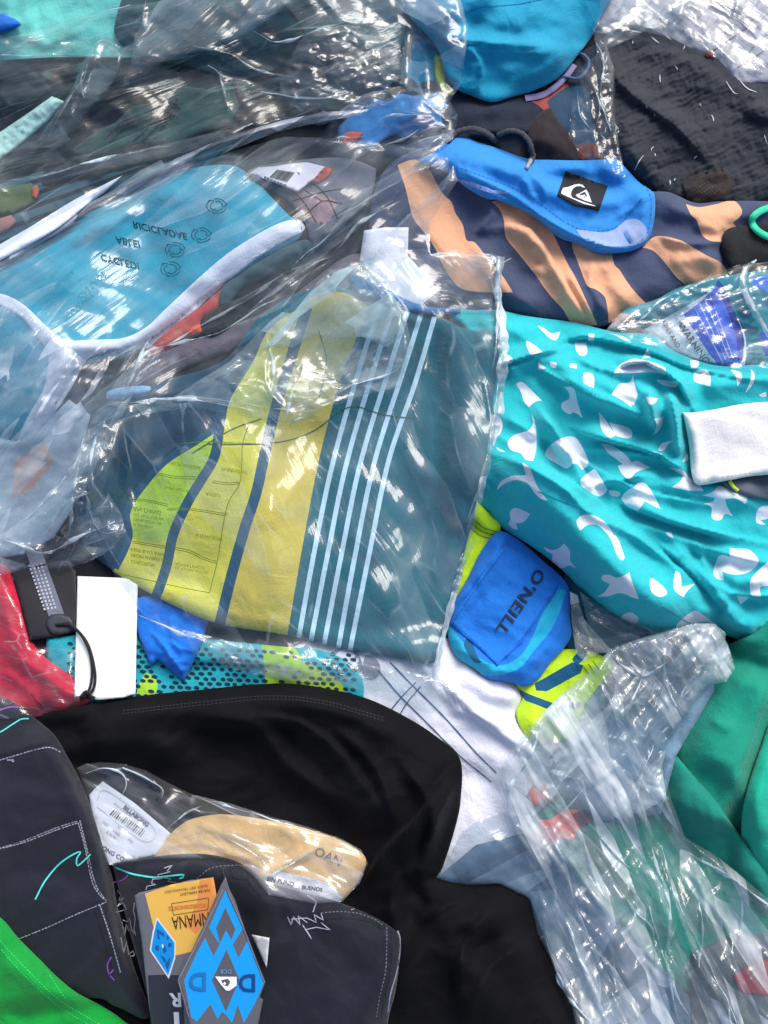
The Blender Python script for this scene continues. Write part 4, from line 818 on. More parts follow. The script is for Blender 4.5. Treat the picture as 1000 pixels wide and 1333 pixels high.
BL = cloth('#1a76d4', rough=0.8, var=0.06); TQ = cloth('#1fa9cf', rough=0.8); LM = cloth('#c3ec2c', rough=0.8, var=0.06); DN = cloth('#155a80', rough=0.8)
lime = sheet('lime_cloth', [(608, 640), (640, 672), (652, 690), (640, 740), (590, 790), (572, 800), (585, 740), (600, 690)], LM, puff=(8, 9), step=4, noise=[sn(2, 40, seed=100)])
tag(lime, 'lime yellow cloth wedge between the bagged striped shorts and the blue pack', 'garment')
ribbon('stitching', [[(612, 672), (628, 686), (646, 692)], [(610, 677), (626, 691), (644, 697)], [(608, 682), (624, 696), (642, 702)]], 1.0, cloth('#6d8a22'), on=lime, parent=lime)
lime2 = sheet('lime_striped_cloth', [(660, 880), (690, 850), (740, 845), (775, 850), (800, 870), (790, 920), (770, 950), (730, 965), (690, 962), (672, 930), (680, 905)], LM,
     prints=[([(696, 890), (745, 862), (760, 866), (756, 876), (712, 900), (698, 899)], DN, False), ([(668, 894), (690, 904), (722, 916), (756, 914), (758, 922), (718, 925), (684, 912)], DN, False), ([(745, 858), (752, 848), (745, 838), (755, 835), (764, 850), (752, 866)], DN)],
     folds=[([(690, 900), (700, 930), (720, 960)], 12, 8), ([(740, 860), (745, 900), (740, 940)], 6, -5, 'v')], noise=[sn(2, 40, seed=101), cr(0.9, 24, seed=102)], puff=(14, 12), step=4)
tag(lime2, 'lime yellow cloth with dark blue stripes peeping out below the blue pack', 'garment')
ribbon('stitching', [[(760, 868), (768, 880)], [(766, 864), (774, 876)], [(772, 860), (780, 872)]], 1.1, cloth('#6d8a22'), on=lime2, parent=lime2)
zo = lambda p: Zm(550, 600, 3.333, p)
oneill = sheet('blue_board_shorts', zo([(320, 310), (400, 330), (520, 430), (630, 540), (640, 680), (645, 760), (600, 830), (560, 870), (500, 950), (440, 980), (380, 960), (290, 945), (225, 900), (150, 850), (115, 780), (105, 690), (130, 620), (190, 520), (250, 400)]), BL,
     prints=[(zo([(105, 700), (118, 712), (180, 790), (240, 850), (330, 888), (420, 850), (480, 760), (520, 660), (570, 590), (590, 560), (625, 560), (600, 640), (560, 730), (480, 830), (420, 900), (330, 930), (260, 925), (170, 870), (110, 790)]), TQ),
             (zo([(205, 760), (240, 850), (260, 870), (225, 872), (180, 800)]), DN)],
     folds=[(zo([(140, 630), (230, 520), (340, 380)]), 4, -5, 'v'), (zo([(360, 360), (250, 480), (150, 620)]), 5, 5), (zo([(330, 880), (430, 820), (500, 730), (560, 620)]), 6, -5, 'v'), (zo([(380, 920), (480, 850), (580, 760)]), 10, 7), (zo([(150, 800), (220, 860), (320, 890)]), 7, -7, 'v'), (zo([(280, 930), (340, 915), (420, 920)]), 8, 8), (zo([(590, 600), (600, 680), (560, 780)]), 10, 5)],
     noise=[sn(1.5, 40, seed=104), cr(2.5, 34, 30, 1.6, seed=105)], puff=(13, 10), step=3.5, up=4, wall=3)
tag(oneill, 'bundled bright blue board shorts with a lettered pocket flap at the centre', 'shorts')
pf = sheet('pocket_flap', zo([(360, 362), (450, 400), (540, 470), (592, 530), (560, 600), (500, 690), (430, 790), (325, 888), (240, 810), (115, 705), (180, 610), (260, 490)]), BL, on=oneill, parent=oneill, lift=1.4, puff=(3.5, 4), step=3.5, wall=2.5, smooth=False)
ribbon('stitching', [zo([(130, 700), (240, 795), (325, 872), (425, 778), (495, 680), (560, 580)]), zo([(140, 690), (200, 600), (280, 490), (365, 372)])], 0.9, cloth('#0e5fb8'), on=pf, parent=pf, dash=(3.5, 1.8))
text('lettering', "O'NEILL", (700, 738), (-0.56, 0.83), (0.76, 0.65), 21,  card('#15233f', rough=0.7), on=pf, parent=pf, bold=0.022, cond=1.18, lift=2.0)

# ================================================================== bagged yellow and teal striped shorts
YL, GRN, TE = cloth('#cfcb4a', rough=0.8, var=0.07), cloth('#a9cb3c', rough=0.8), cloth('#1f6474', rough=0.8, var=0.08)
LB, BB = cloth('#bfe0f2', rough=0.8, var=0.05), cloth('#154d6c', rough=0.8)
def stripe(pts, wd):
    C = np.array(pts, float); d = np.gradient(C, axis=0); d /= np.hypot(d[:, 0], d[:, 1])[:, None]; n = np.stack([-d[:, 1], d[:, 0]], 1) * wd / 2
    return [tuple(p) for p in C + n] + [tuple(p) for p in (C - n)[::-1]]
zs_ = lambda p: Zm(150, 550, 4.76, p)
pr = [([(120, 480), (260, 470), (330, 440), (420, 395), (440, 440), (330, 470), (290, 555), (270, 570), (215, 602), (190, 632), (170, 668), (166, 705), (150, 752), (100, 740), (100, 600)], cloth('#0d3f58', rough=0.8)),
      ([(330, 470), (350, 430), (392, 400), (440, 380), (480, 400), (462, 445), (440, 505), (415, 600), (395, 705), (372, 835), (280, 820), (150, 770), (152, 735), (168, 705), (168, 668), (190, 634), (216, 604), (272, 568), (292, 550), (300, 520)], YL),
      ([(218, 606), (272, 566), (292, 550), (276, 590), (250, 640), (232, 672), (222, 700), (200, 706), (168, 700), (170, 668), (190, 634)], GRN),
      ([(400, 392), (440, 380), (480, 400), (462, 445), (440, 505), (415, 600), (395, 705), (372, 840), (282, 830), (300, 755), (318, 690), (334, 640), (347, 580), (362, 520), (384, 450)], cloth('#cdbb50', rough=0.8, var=0.07)),
      (stripe([(150, 740), (168, 700), (166, 665), (188, 630), (216, 600), (250, 578), (285, 555)], 9), BB),
      (stripe([(300, 480), (288, 540), (280, 592), (262, 625), (244, 655), (226, 695), (216, 740), (198, 790)], 13), BB),
      (stripe([(400, 400), (384, 450), (362, 520), (347, 580), (334, 640), (318, 690), (300, 755), (282, 830)], 14), BB)]
for st in ([(500, 385), (474, 460), (434, 600), (408, 725), (384, 860)], [(518, 388), (496, 450), (452, 600), (426, 725), (400, 860)], [(534, 395), (510, 470), (470, 600), (444, 725), (417, 865)], [(551, 400), (526, 480), (488, 600), (462, 725), (436, 870)], [(568, 405), (540, 500), (506, 600), (480, 725), (451, 870)]):
    pr.append((stripe(st, 6.2), LB))
ss = sheet('yellow_teal_striped_shorts', [(105, 700), (100, 620), (120, 540), (200, 500), (290, 470), (340, 410), (410, 375), (470, 380), (500, 392), (560, 408), (606, 428), (648, 440), (645, 500), (632, 600), (612, 690), (592, 770), (575, 830), (566, 862), (520, 858), (440, 843), (370, 826), (285, 812), (220, 785), (150, 745)], TE, prints=pr,
     folds=[([(290, 555), (255, 590), (240, 640), (226, 700)], 14, -8, 'v'), ([(222, 600), (205, 650), (190, 710)], 18, 8), ([(350, 560), (335, 660), (330, 780)], 26, 8), ([(375, 610), (360, 700), (350, 790)], 12, 5), ([(430, 560), (445, 640), (420, 720)], 22, 5), ([(480, 560), (500, 700), (510, 830)], 20, 6), ([(520, 470), (560, 560), (545, 680)], 22, 6), ([(130, 600), (180, 570), (280, 540)], 18, 8)],
     noise=[sn(2.5, 80, seed=111), cr(0.8, 40, 70, 2, seed=112)], puff=(10, 9), step=3.8, up=5, wall=4, blur=6)
tag(ss, 'folded teal shorts with yellow panel and five pale blue stripes inside a clear bag', 'shorts')
ribbon('seam', [[(270, 578), (330, 578), (372, 574), (410, 560), (455, 530), (500, 540), (540, 545)], [(250, 590), (300, 560), (340, 545)], [(370, 470), (395, 480), (450, 500)], [(415, 430), (425, 470), (415, 520)]], 1.3, cloth('#24503c'), on=ss, parent=ss)
piece('pale_blue_rolled_cloth', [(140, 510), (160, 504), (190, 502), (197, 506), (194, 512), (182, 517), (140, 520)], '#8fbfe6', 'small rolled pale blue cloth edges under film left of the striped shorts', puff=(6, 4), step=2.6)
piece('white_paper', [(474, 300), (500, 296), (532, 296), (531, 333), (552, 356), (571, 378), (556, 391), (545, 400), (515, 388), (485, 372), (468, 340)], '#e9ebf6', 'plain white paper tag lying left of the orange stripes', 'tag', puff=(1, 2), step=5, smooth=False, up=3, noise=[sn(1.5, 60, seed=120)], bump=0.05)
COL.objects[-1].name = 'white_paper_tag'
piece('blue_cloth_strip', [(455, 362), (470, 358), (500, 374), (545, 396), (600, 402), (600, 408), (550, 408), (500, 394), (470, 384)], '#1c6fae', 'narrow blue strip of cloth above the bagged striped shorts', puff=(4, 4), step=3.5)

# ================================================================== left: red cloth, hang tags
red = sheet('red_garment', [(-140, 730), (-20, 732), (10, 738), (24, 770), (36, 815), (44, 838), (62, 858), (85, 874), (98, 884), (108, 905), (90, 925), (40, 940), (-140, 950)], cloth('#c41a3a', rough=0.7, var=0.08),
     folds=[([(0, 760), (15, 810), (40, 860)], 12, 8), ([(20, 850), (60, 880), (90, 900)], 10, 6), ([(0, 870), (40, 900), (60, 925)], 8, -5, 'v')], noise=[cr(3, 40, 60, 1.6, seed=131), sn(2, 40, seed=132)], puff=(14, 14), step=4)
pg_ = piece('pale_grey_garment', [(-140, 590), (-40, 560), (20, 575), (50, 560), (90, 520), (118, 540), (104, 600), (96, 660), (70, 700), (30, 722), (-140, 745)], '#a9b9c9', 'pale bluish grey cloth seen dimly through the hazy film at the left edge', smooth=False, puff=(2, 8), prints=[([(20, 600), (60, 575), (70, 600), (40, 640), (15, 650)], cloth('#d9a08a'), False)])
tag(red, 'bright red garment in clear film at the left edge', 'garment')
bc = sheet('black_hang_tag', [(14, 744), (52, 735), (92, 727), (100, 745), (101, 790), (100, 822), (70, 829), (39, 834), (28, 795)], card('#1d1e24', rough=0.5), puff=(0.6, 2), step=5, wall=1.5, rigid=True, smooth=False, up=2, noise=[sn(0.8, 60, seed=5)])
tag(bc, 'black card hang tag with a grey printed ribbon, left of the plain white tag', 'tag')
rbn = ribbon('printed_ribbon', [[(42, 712), (52, 740), (62, 768), (74, 802)]], 20, cloth('#6d7384', rough=0.6), on=bc, parent=bc, lift=2.0)
BV[rbn.name] = BV[bc.name]
ribbon('printed_line', [[(44 - 6 + 5 * k, 735 - k), (66 - 6 + 5 * k * .9, 798 - k)] for k in range(4)], 2.2, cloth('#b9bdc9'), on=bc, parent=bc, lift=2.8, dash=(3, 2), noise=0.4)
wsh = sheet('toggle_disc', [(60, 812), (64, 802), (76, 799), (90, 802), (96, 812), (94, 822), (80, 826), (66, 824)], card('#33363f', rough=0.5), on=bc, parent=bc, lift=3.0, puff=(2, 3), step=3, wall=2)
flat_polys('slot', [[(70, 813), (77, 810), (82, 812), (76, 816)], [(83, 810), (90, 809), (94, 811), (86, 813)]], card('#08080a'), on=wsh, parent=wsh)
wt = sheet('white_hang_tag', [(101, 750), (140, 751.5), (179.5, 753), (178.5, 800), (177.5, 850), (176.5, 903), (160, 908), (130, 911), (97, 908), (98, 860), (100, 800)], card('#f3f6f4', rough=0.55, var=0.01), puff=(0.5, 2), step=5, wall=1.6, rigid=True, smooth=False, up=5, noise=[sn(1.0, 90, seed=6)])
tag(wt, 'blank white rectangular hang tag with a black string looped over it', 'tag')
CK = cloth('#101114', rough=0.6)
c1 = tube('black_tag_string', [(73, 813), (88, 813), (102, 822), (114, 838), (121, 860), (124, 882), (121, 898), (112, 906)], 2.0, CK, zs=[5, 6, 5, 4, 3, 3, 3, 3])
tag(c1, 'black elastic string looped from the black tag across the white tag', 'string')
tube('strand', [(84, 811), (96, 816), (108, 830), (117, 850), (120, 872), (118, 892), (112, 906)], 1.8, CK, zs=[6, 8, 6, 5, 4, 3, 3], parent=c1)
tube('knot', [(106, 908), (112, 901), (117, 906), (110, 911), (118, 912), (122, 906)], 3.0, CK, zs=[3, 7, 6, 6, 8, 3], parent=c1)
dr = sheet('dark_red_tab', [(86, 920), (96, 908), (108, 906), (118, 910), (114, 918), (100, 924), (90, 928)], cloth('#5d1620'), puff=(3, 4), step=3)
tag(dr, 'small dark red tab of cloth below the white hang tag', 'tag')

# ================================================================== right: green jersey (two folds) and things below the big film
GT = '#0f8d76'
jade = sheet('jade_green_jersey', [(1140, 770), (1060, 780), (1010, 800), (985, 822), (955, 836), (925, 850), (900, 900), (880, 940), (865, 975), (862, 1020), (880, 1060), (905, 1090), (945, 1120), (985, 1160), (1020, 1200), (1140, 1280)], cloth(GT, rough=0.85, var=0.06),
     folds=[([(1010, 870), (985, 930), (965, 990), (940, 1050), (925, 1085)], 20, -25.6, 'v'), ([(985, 860), (950, 940), (920, 1020)], 34, 28.8), ([(880, 1030), (920, 1045), (950, 1075)], 12, -14.4, 'v'), ([(925, 935), (945, 948), (955, 940)], 8, -8.0, 'v'), ([(950, 1000), (975, 1040), (990, 1090)], 16, 14.4)],
     noise=[sn(3, 70, seed=141), cr(2.2, 60, -60, 2.2, seed=142)], puff=(24, 22), step=4.5)
ribbon('stitching', [[(1002, 890), (985, 950), (960, 1010), (925, 1050)], [(960, 845), (935, 900), (905, 960)]], 0.9, cloth('#3aa890'), on=jade, parent=jade, dash=(3, 2))
tag(jade, 'jade green jersey with deep soft folds at the right edge', 'jersey')
j2 = sheet('bright_jade_cloth', [(1140, 900), (1040, 910), (1006, 935), (990, 975), (975, 1020), (966, 1060), (966, 1100), (974, 1130), (990, 1155), (1010, 1175), (1050, 1200), (1140, 1230)], cloth('#10a68b', rough=0.85, var=0.06),
     folds=[([(1000, 960), (980, 1050), (985, 1130)], 20, 16.0)], noise=[sn(3, 60, seed=143)], puff=(30, 22), step=4.5, up=4)
tag(j2, 'second jade green fold overlapping the jersey at the lower right edge', 'jersey')
g1 = piece('sea_green_cloth', [(690, 1070), (740, 1020), (860, 960), (930, 1040), (1000, 1140), (1030, 1250), (960, 1300), (900, 1290), (850, 1300), (820, 1230), (780, 1180), (720, 1130)], '#1a8a78', 'sea green cloth beneath the big crumpled film at the lower right', puff=(4, 14), smooth=False, folds=[([(760, 1080), (830, 1150), (880, 1230)], 24, 14), ([(820, 1060), (880, 1130), (940, 1220)], 18, 10)])
piece('slate_blue_cloth', [(560, 1150), (620, 1100), (700, 1080), (760, 1150), (830, 1230), (900, 1300), (930, 1480), (640, 1490), (600, 1250)], '#40607a', 'slate blue cloth beneath the lower part of the big crumpled film', puff=(5, 14), step=6, smooth=False, folds=[([(620, 1130), (700, 1180), (790, 1280)], 22, 10), ([(700, 1130), (800, 1240), (860, 1333)], 16, -8, 'v')])
piece('grey_striped_cloth', [(900, 1240), (960, 1215), (1140, 1220), (1140, 1480), (930, 1490), (900, 1350)], '#4d5a60', 'grey cloth under film in the bottom right corner', puff=(4, 14), step=6, smooth=False)
piece('dark_red_cloth', [(955, 1270), (985, 1250), (1060, 1240), (1070, 1290), (1000, 1296), (965, 1292)], '#9e1f33', 'dark red cloth under film at the lower right edge', puff=(2, 6), step=4, smooth=False)
piece('orange_red_cloth', [(684, 1090), (696, 1078), (700, 1066), (716, 1068), (736, 1052), (760, 1056), (772, 1070), (752, 1080), (748, 1092), (728, 1094), (716, 1108), (700, 1100)], '#f2604a', 'orange red patch of cloth under the milky film right of the white shorts', smooth=False, puff=(2, 4), step=3.5,
      prints=[([(745, 1060), (775, 1050), (790, 1075), (765, 1085)], cloth('#5b2f3a'))])
piece('salmon_cloth', [(686, 1036), (694, 1022), (702, 1027), (719, 1021), (724, 1034), (716, 1044), (705, 1041), (697, 1052)], '#f07a5c', 'small salmon patch of cloth above the orange red one, under film', smooth=False, puff=(1.5, 4), step=3.5)
piece('blue_grey_cloth', [(708, 1012), (724, 1000), (716, 985), (752, 950), (762, 915), (790, 880), (830, 850), (870, 838), (930, 830), (930, 900), (880, 985), (860, 1060), (780, 1070), (740, 1036), (716, 1030)], '#6f8ea6', 'blue grey cloth bundled inside the neck of the big crumpled film', puff=(5, 8), step=4, smooth=False, noise=[fc_(8, 30, -50, 2, seed=150), fc_(3, 12, -50, 2, seed=152)])
piece('brown_grey_cloth', [(788, 892), (812, 850), (850, 828), (930, 815), (940, 850), (900, 880), (872, 884), (850, 915), (815, 910), (800, 924)], '#6f6a72', 'brownish grey cloth at the top of the big crumpled film', puff=(3, 6), step=3.5, smooth=False, noise=[fc_(7, 22, -50, 2, seed=151), fc_(3, 9, -50, 2, seed=153)])

# ================================================================== black garment
BLK = cloth('#0b0b0f', rough=0.8, var=0.12, sheen=0.02, spec=0.12)
black = sheet('black_garment', [(40, 936), (60, 928), (110, 918), (180, 906), (260, 898), (330, 891), (380, 890), (430, 897), (480, 910), (530, 934), (570, 960), (599, 988), (600, 1040), (592, 1080), (576, 1130), (569, 1143), (600, 1150), (650, 1150), (685, 1166), (698, 1190), (708, 1215), (735, 1262), (770, 1310), (810, 1370), (840, 1490), (-140, 1490), (-140, 1000)], BLK,
     folds=[([(110, 935), (200, 920), (330, 908), (450, 925), (560, 985)], 18, 23.8, 'r'), ([(230, 935), (300, 935), (340, 950), (380, 1000), (470, 1060)], 20, -23.8, 'v'), ([(365, 935), (430, 985), (470, 1050), (490, 1100)], 22, 23.8), ([(430, 940), (490, 1000), (515, 1080)], 12, -17.0, 'v'),
            ([(590, 1000), (550, 1060), (500, 1110), (470, 1160)], 20, 30.6, 'L'), ([(600, 1150), (540, 1130), (510, 1160), (520, 1230)], 16, -20.4, 'v'), ([(680, 1170), (600, 1200), (540, 1250), (520, 1333)], 26, 27.2), ([(620, 1160), (580, 1180), (540, 1200)], 12, -17.0, 'v'), ([(700, 1220), (640, 1260), (600, 1333)], 18, -20.4, 'v'), ([(560, 1230), (620, 1270), (660, 1333)], 20, 15.3),
            ([(100, 960), (180, 960), (240, 990)], 24, 17.0), ([(596, 1010), (565, 1070), (545, 1130)], 13, 20, 'L'), ([(520, 990), (560, 1045), (566, 1100)], 9, -16, 'v'), ([(300, 925), (390, 940), (450, 985), (500, 1060)], 12, 12, 'R'), ([(640, 1180), (600, 1240), (600, 1320)], 14, 14, 'L')], noise=[sn(5, 90, seed=161), cr(3.0, 60, -30, 2, seed=162)], puff=(38, 30), step=4.5, up=4, wall=4)
tag(black, 'large plain black garment with soft folds across the lower middle', 'garment')
DG = cloth('#2b2b31')
ribbon('stitching', [[(160, 925), (260, 914), (350, 906), (420, 912), (500, 934)], [(160, 929), (260, 918), (350, 910), (420, 916), (500, 938)]], 0.9, DG, on=black, parent=black, dash=(3, 2))

# ---- tan garment in a clear bag
tan = sheet('tan_garment', [(190, 1125), (212, 1098), (228, 1080), (250, 1066), (290, 1060), (340, 1066), (390, 1076), (440, 1092), (468, 1108), (477, 1122), (468, 1145), (448, 1170), (420, 1180), (330, 1170), (260, 1150)], cloth('#d9b277', rough=0.8),
     prints=[([(335, 1150), (360, 1136), (400, 1142), (430, 1152), (448, 1172), (400, 1180), (350, 1170)], cloth('#d9dbe6'))],
     folds=[([(250, 1080), (310, 1086), (350, 1100)], 12, 6), ([(330, 1150), (380, 1120), (420, 1100)], 7, 5), ([(260, 1095), (300, 1110), (340, 1125)], 5, 5)], noise=[sn(2, 40, seed=165), cr(3, 34, 20, 2, seed=166), fc_(1.5, 16, 20, 2, seed=167)], puff=(8, 9), step=4, up=2)
tag(tan, 'tan folded garment in a clear bag lying on the black garment', 'garment')
text('lettering', 'OAN', (408, 1112), (0.9, 0.42), (0.42, -0.9), 17, cloth('#6d6575'), on=tan, parent=tan, lift=1.3)
pl2 = sheet('price_label', Zm(0, 900, 4, [(465, 540), (495, 505), (535, 468), (700, 580), (890, 740), (850, 800), (815, 850), (570, 905), (540, 830), (490, 700)]), card('#dfe3ef', rough=0.5), puff=(0.5, 2), step=5, wall=1.2, rigid=True, smooth=False, up=2)
tag(pl2, 'white printed price label with a barcode inside the clear bag beside the tan garment', 'label')
ux, uy = (0.79, 0.61), (0.55, -0.83)
TX = card('#33353f')
text('lettering', 'BILLABONG', (160, 1052), ux, uy, 7.5, TX, on=pl2, parent=pl2, bold=0.03)
text('lettering', 'ID 0112 4478 20', (148, 1047), ux, uy, 4, card('#777b88'), on=pl2, parent=pl2)
bars = []
for i in range(17):
    a = (150 + i * 2.45, 1053 + i * 1.75); bars.append(band(a, (a[0] - 6.5, a[1] + 8), 0.9 + 0.9 * ((i * 7) % 3 == 0)))
flat_polys('barcode', bars, TX, on=pl2, parent=pl2)
for (x, y, s) in ((152, 1077, '32'), (146, 1082, '4.800'), (133, 1071, 'SIZE'), (138, 1084, '$ 59.90'), (166, 1094, 'MD')):
    text('lettering', s, (x, y), ux, uy, 5, card('#5b5f6b'), on=pl2, parent=pl2)
text('lettering', 'BONG COMPANY', (128, 1103), (0.86, 0.5), (0.5, -0.86), 8, TX, on=pl2, parent=pl2, bold=0.02)
ribbon('printed_line', [[(126, 1042), (140, 1030), (200, 1078), (186, 1095), (126, 1050)]], 0.6, card('#9aa0b2'), on=pl2, parent=pl2)

# ================================================================== dark denim pieces with coloured stitching
DEN = cloth('#171c28', rough=0.85, var=0.14, slub=0.05, sheen=0.2); DEN2 = cloth('#131824', rough=0.85, var=0.14, slub=0.05, sheen=0.2)
dn = sheet('dark_denim_trousers', [(-140, 900), (-20, 906), (8, 910), (28, 922), (50, 938), (72, 958), (88, 985), (102, 1010), (114, 1038), (126, 1075), (138, 1115), (146, 1140), (152, 1175), (160, 1205), (172, 1250), (184, 1285), (197, 1318), (185, 1326), (150, 1310), (100, 1300), (-140, 1330)], DEN,
     folds=[([(30, 930), (70, 990), (105, 1050), (130, 1130), (150, 1230), (180, 1310)], 16, 12), ([(0, 1030), (60, 1040), (90, 1080)], 26, 6), ([(150, 1210), (120, 1260), (70, 1290)], 18, -8, 'v')], noise=[sn(2.5, 70, seed=171), cr(1.6, 40, 60, 1.5, seed=172)], puff=(20, 14), step=4, up=2, wall=4)
tag(dn, 'dark denim trousers with a stitched back pocket at the lower left', 'trousers')
GS_ = cloth('#8b90a0'); DK = cloth('#10131c')
z9 = lambda p: Zm(0, 900, 4, p)
ribbon('stitching', [z9([(-60, 375), (60, 340), (180, 305), (260, 292), (320, 318)]), [(-10, 1107), (30, 1095), (75, 1077), (104, 1068)], [(104, 1068), (112, 1100), (124, 1150), (139, 1174)], [(139, 1174), (100, 1190), (60, 1208), (20, 1224)], [(130, 1178), (144, 1220), (158, 1270)]], 1.5, GS_, on=dn, parent=dn, dash=(3.5, 1.2))
ribbon('seam', [z9([(-60, 350), (60, 318), (170, 280), (270, 262)]), z9([(-60, 362), (60, 328), (175, 290), (275, 272)]), [(-10, 1123), (40, 1105), (90, 1088), (108, 1082)], [(122, 1182), (134, 1220), (146, 1262)]], 1.8, DK, on=dn, parent=dn, dash=(2.5, 1.5))
pkp = sheet('back_pocket', [(-20, 1110), (30, 1094), (75, 1077), (104, 1068), (112, 1100), (124, 1150), (139, 1174), (100, 1190), (60, 1208), (20, 1224), (-20, 1238)], DEN, on=dn, parent=dn, lift=0.2, puff=(1.8, 4), step=5, wall=1, smooth=False)
AQ, VI, GY_ = cloth('#4fd0cb', rough=0.6), cloth('#a04fc0', rough=0.6), cloth('#9ea3b4', rough=0.7)
ribbon('stitching', [[(-10, 1107), (30, 1097), (75, 1080), (102, 1071)], [(102, 1071), (110, 1100), (121, 1150), (136, 1172)]], 1.2, GS_, on=pkp, parent=pkp, dash=(3.5, 1.2))
ribbon('coloured_thread', [[(46, 1171), (58, 1148), (76, 1126), (94, 1113), (105, 1109), (100, 1118), (101, 1127), (112, 1118), (118, 1112)]], 1.9, AQ, on=pkp, parent=pkp)
ribbon('coloured_thread', [z9([(-40, 215), (0, 212), (60, 175), (110, 145), (150, 142)])], 1.7, AQ, on=dn, parent=dn)
ribbon('coloured_thread', [z9([(-20, 108), (20, 90), (60, 80), (95, 84)]), [(145, 1246), (140, 1256), (142, 1268), (148, 1262)], [(143, 1270), (149, 1276)]], 1.7, VI, on=dn, parent=dn)
flat_polys('lint', [z9([(35, 355), (70, 352), (76, 366), (64, 370), (60, 362), (38, 362)])], GS_, on=dn, parent=dn)

d2 = sheet('dark_denim_shorts', [(150, 1140), (146, 1124), (180, 1118), (230, 1112), (270, 1112), (305, 1120), (330, 1134), (348, 1148), (400, 1163), (440, 1174), (480, 1190), (508, 1206), (520, 1220), (520, 1250), (515, 1290), (505, 1330), (495, 1400), (480, 1490), (160, 1490), (197, 1330), (190, 1290), (168, 1210)], DEN2,
     folds=[([(290, 1125), (330, 1150), (355, 1200), (365, 1260)], 18, 14, 'r'), ([(360, 1150), (385, 1200), (390, 1280)], 18, -10, 'v'), ([(400, 1190), (450, 1210), (500, 1260)], 24, 8), ([(230, 1125), (270, 1130), (300, 1150)], 14, 8), ([(260, 1160), (240, 1220), (230, 1300)], 26, -8, 'v'), ([(420, 1270), (440, 1310), (430, 1380)], 20, 7)],
     noise=[sn(3, 60, seed=175), cr(2.4, 50, 60, 2, seed=176)], puff=(26, 16), step=4, up=3, wall=4)
tag(d2, 'dark navy denim shorts with scribbled thread and a curved hem at the bottom', 'shorts')
ze = lambda p: Zm(250, 1000, 3.333, p)
ribbon('stitching', [ze([(560, 628), (640, 622), (720, 630), (790, 655), (835, 685)]), ze([(845, 690), (845, 760), (840, 880), (815, 990), (800, 1080)]), ze([(20, 480), (80, 435), (160, 422), (230, 425), (290, 450)])], 1.4, cloth('#5d6274'), on=d2, parent=d2, dash=(3.5, 1.5))
ribbon('seam', [ze([(420, 648), (560, 656), (640, 650), (720, 655), (780, 672), (830, 698)]), ze([(862, 700), (866, 760), (860, 880), (838, 990), (822, 1080)]), ze([(240, 430), (250, 500), (300, 560)]), ze([(165, 430), (175, 470), (240, 480), (248, 440)])], 1.8, DK, on=d2, parent=d2, dash=(3, 1.5))
edge_ = ze([(892, 705), (903, 740), (900, 820), (885, 900), (862, 980), (850, 1060)])
ribbon('pale_worn_edge', [edge_], 1.6, cloth('#8088a0'), on=d2, parent=d2, noise=0.5)
zk = lambda p: Zm(150, 1100, 4, p)
ribbon('coloured_thread', [zk([(-10, 112), (20, 125), (80, 148), (140, 160), (200, 168), (250, 165), (310, 158), (358, 155), (352, 170), (335, 175)])], 2.2, AQ, on=d2, parent=d2)
ribbon('coloured_thread', [zk([(-10, 195), (20, 190), (50, 175), (68, 155)])], 1.8, VI, on=d2, parent=d2)
ribbon('scribbled_thread', [zk([(255, 120), (298, 105), (270, 135), (288, 140), (220, 155), (245, 175), (195, 178), (190, 200), (215, 205), (165, 215), (160, 235)]), zk([(250, 170), (290, 175), (275, 190), (320, 195)]),
     zk([(10, 235), (30, 262), (18, 290), (45, 275), (10, 320), (40, 300), (60, 335), (5, 350)]), zk([(100, 300), (95, 345), (105, 380), (98, 440), (108, 470), (85, 440), (75, 380), (62, 400), (40, 390)]), zk([(30, 480), (45, 560), (60, 500), (70, 570), (95, 550), (100, 575), (80, 580)]), zk([(35, 400), (50, 470), (58, 410), (72, 450)]),
     ze([(500, 550), (540, 580), (525, 625)]), ze([(415, 645), (430, 680), (440, 645), (470, 680), (460, 640), (500, 670)]), ze([(430, 655), (500, 650), (540, 670), (530, 635), (570, 660), (560, 630)]), ze([(480, 680), (520, 742), (495, 700), (540, 690), (600, 702), (560, 670), (590, 695)]), ze([(690, 615), (705, 608)])], 1.2, GY_, on=d2, parent=d2, smooth=False, lift=1.1)

gg = sheet('green_garment', [(-140, 1160), (-40, 1176), (0, 1194), (25, 1222), (55, 1252), (75, 1272), (100, 1292), (130, 1308), (160, 1328), (190, 1360), (230, 1490), (-140, 1490)], cloth('#0a9639', rough=0.85, var=0.08),
     folds=[([(0, 1240), (50, 1290), (110, 1333)], 22, 8), ([(70, 1275), (90, 1290), (110, 1320)], 8, -4, 'v')], noise=[sn(2, 50, seed=181), cr(2.4, 50, 50, 2, seed=182)], puff=(22, 16), step=4, up=4, wall=4)
tag(gg, 'bright green garment in the bottom left corner', 'garment')
ribbon('stitching', [[(0, 1225), (35, 1262), (75, 1300), (110, 1322), (150, 1345)], [(-4, 1230), (30, 1268), (70, 1305), (105, 1328), (145, 1350)], [(60, 1262), (85, 1300)]], 1.2, cloth('#35c768'), on=gg, parent=gg, dash=(2.5, 1.8))

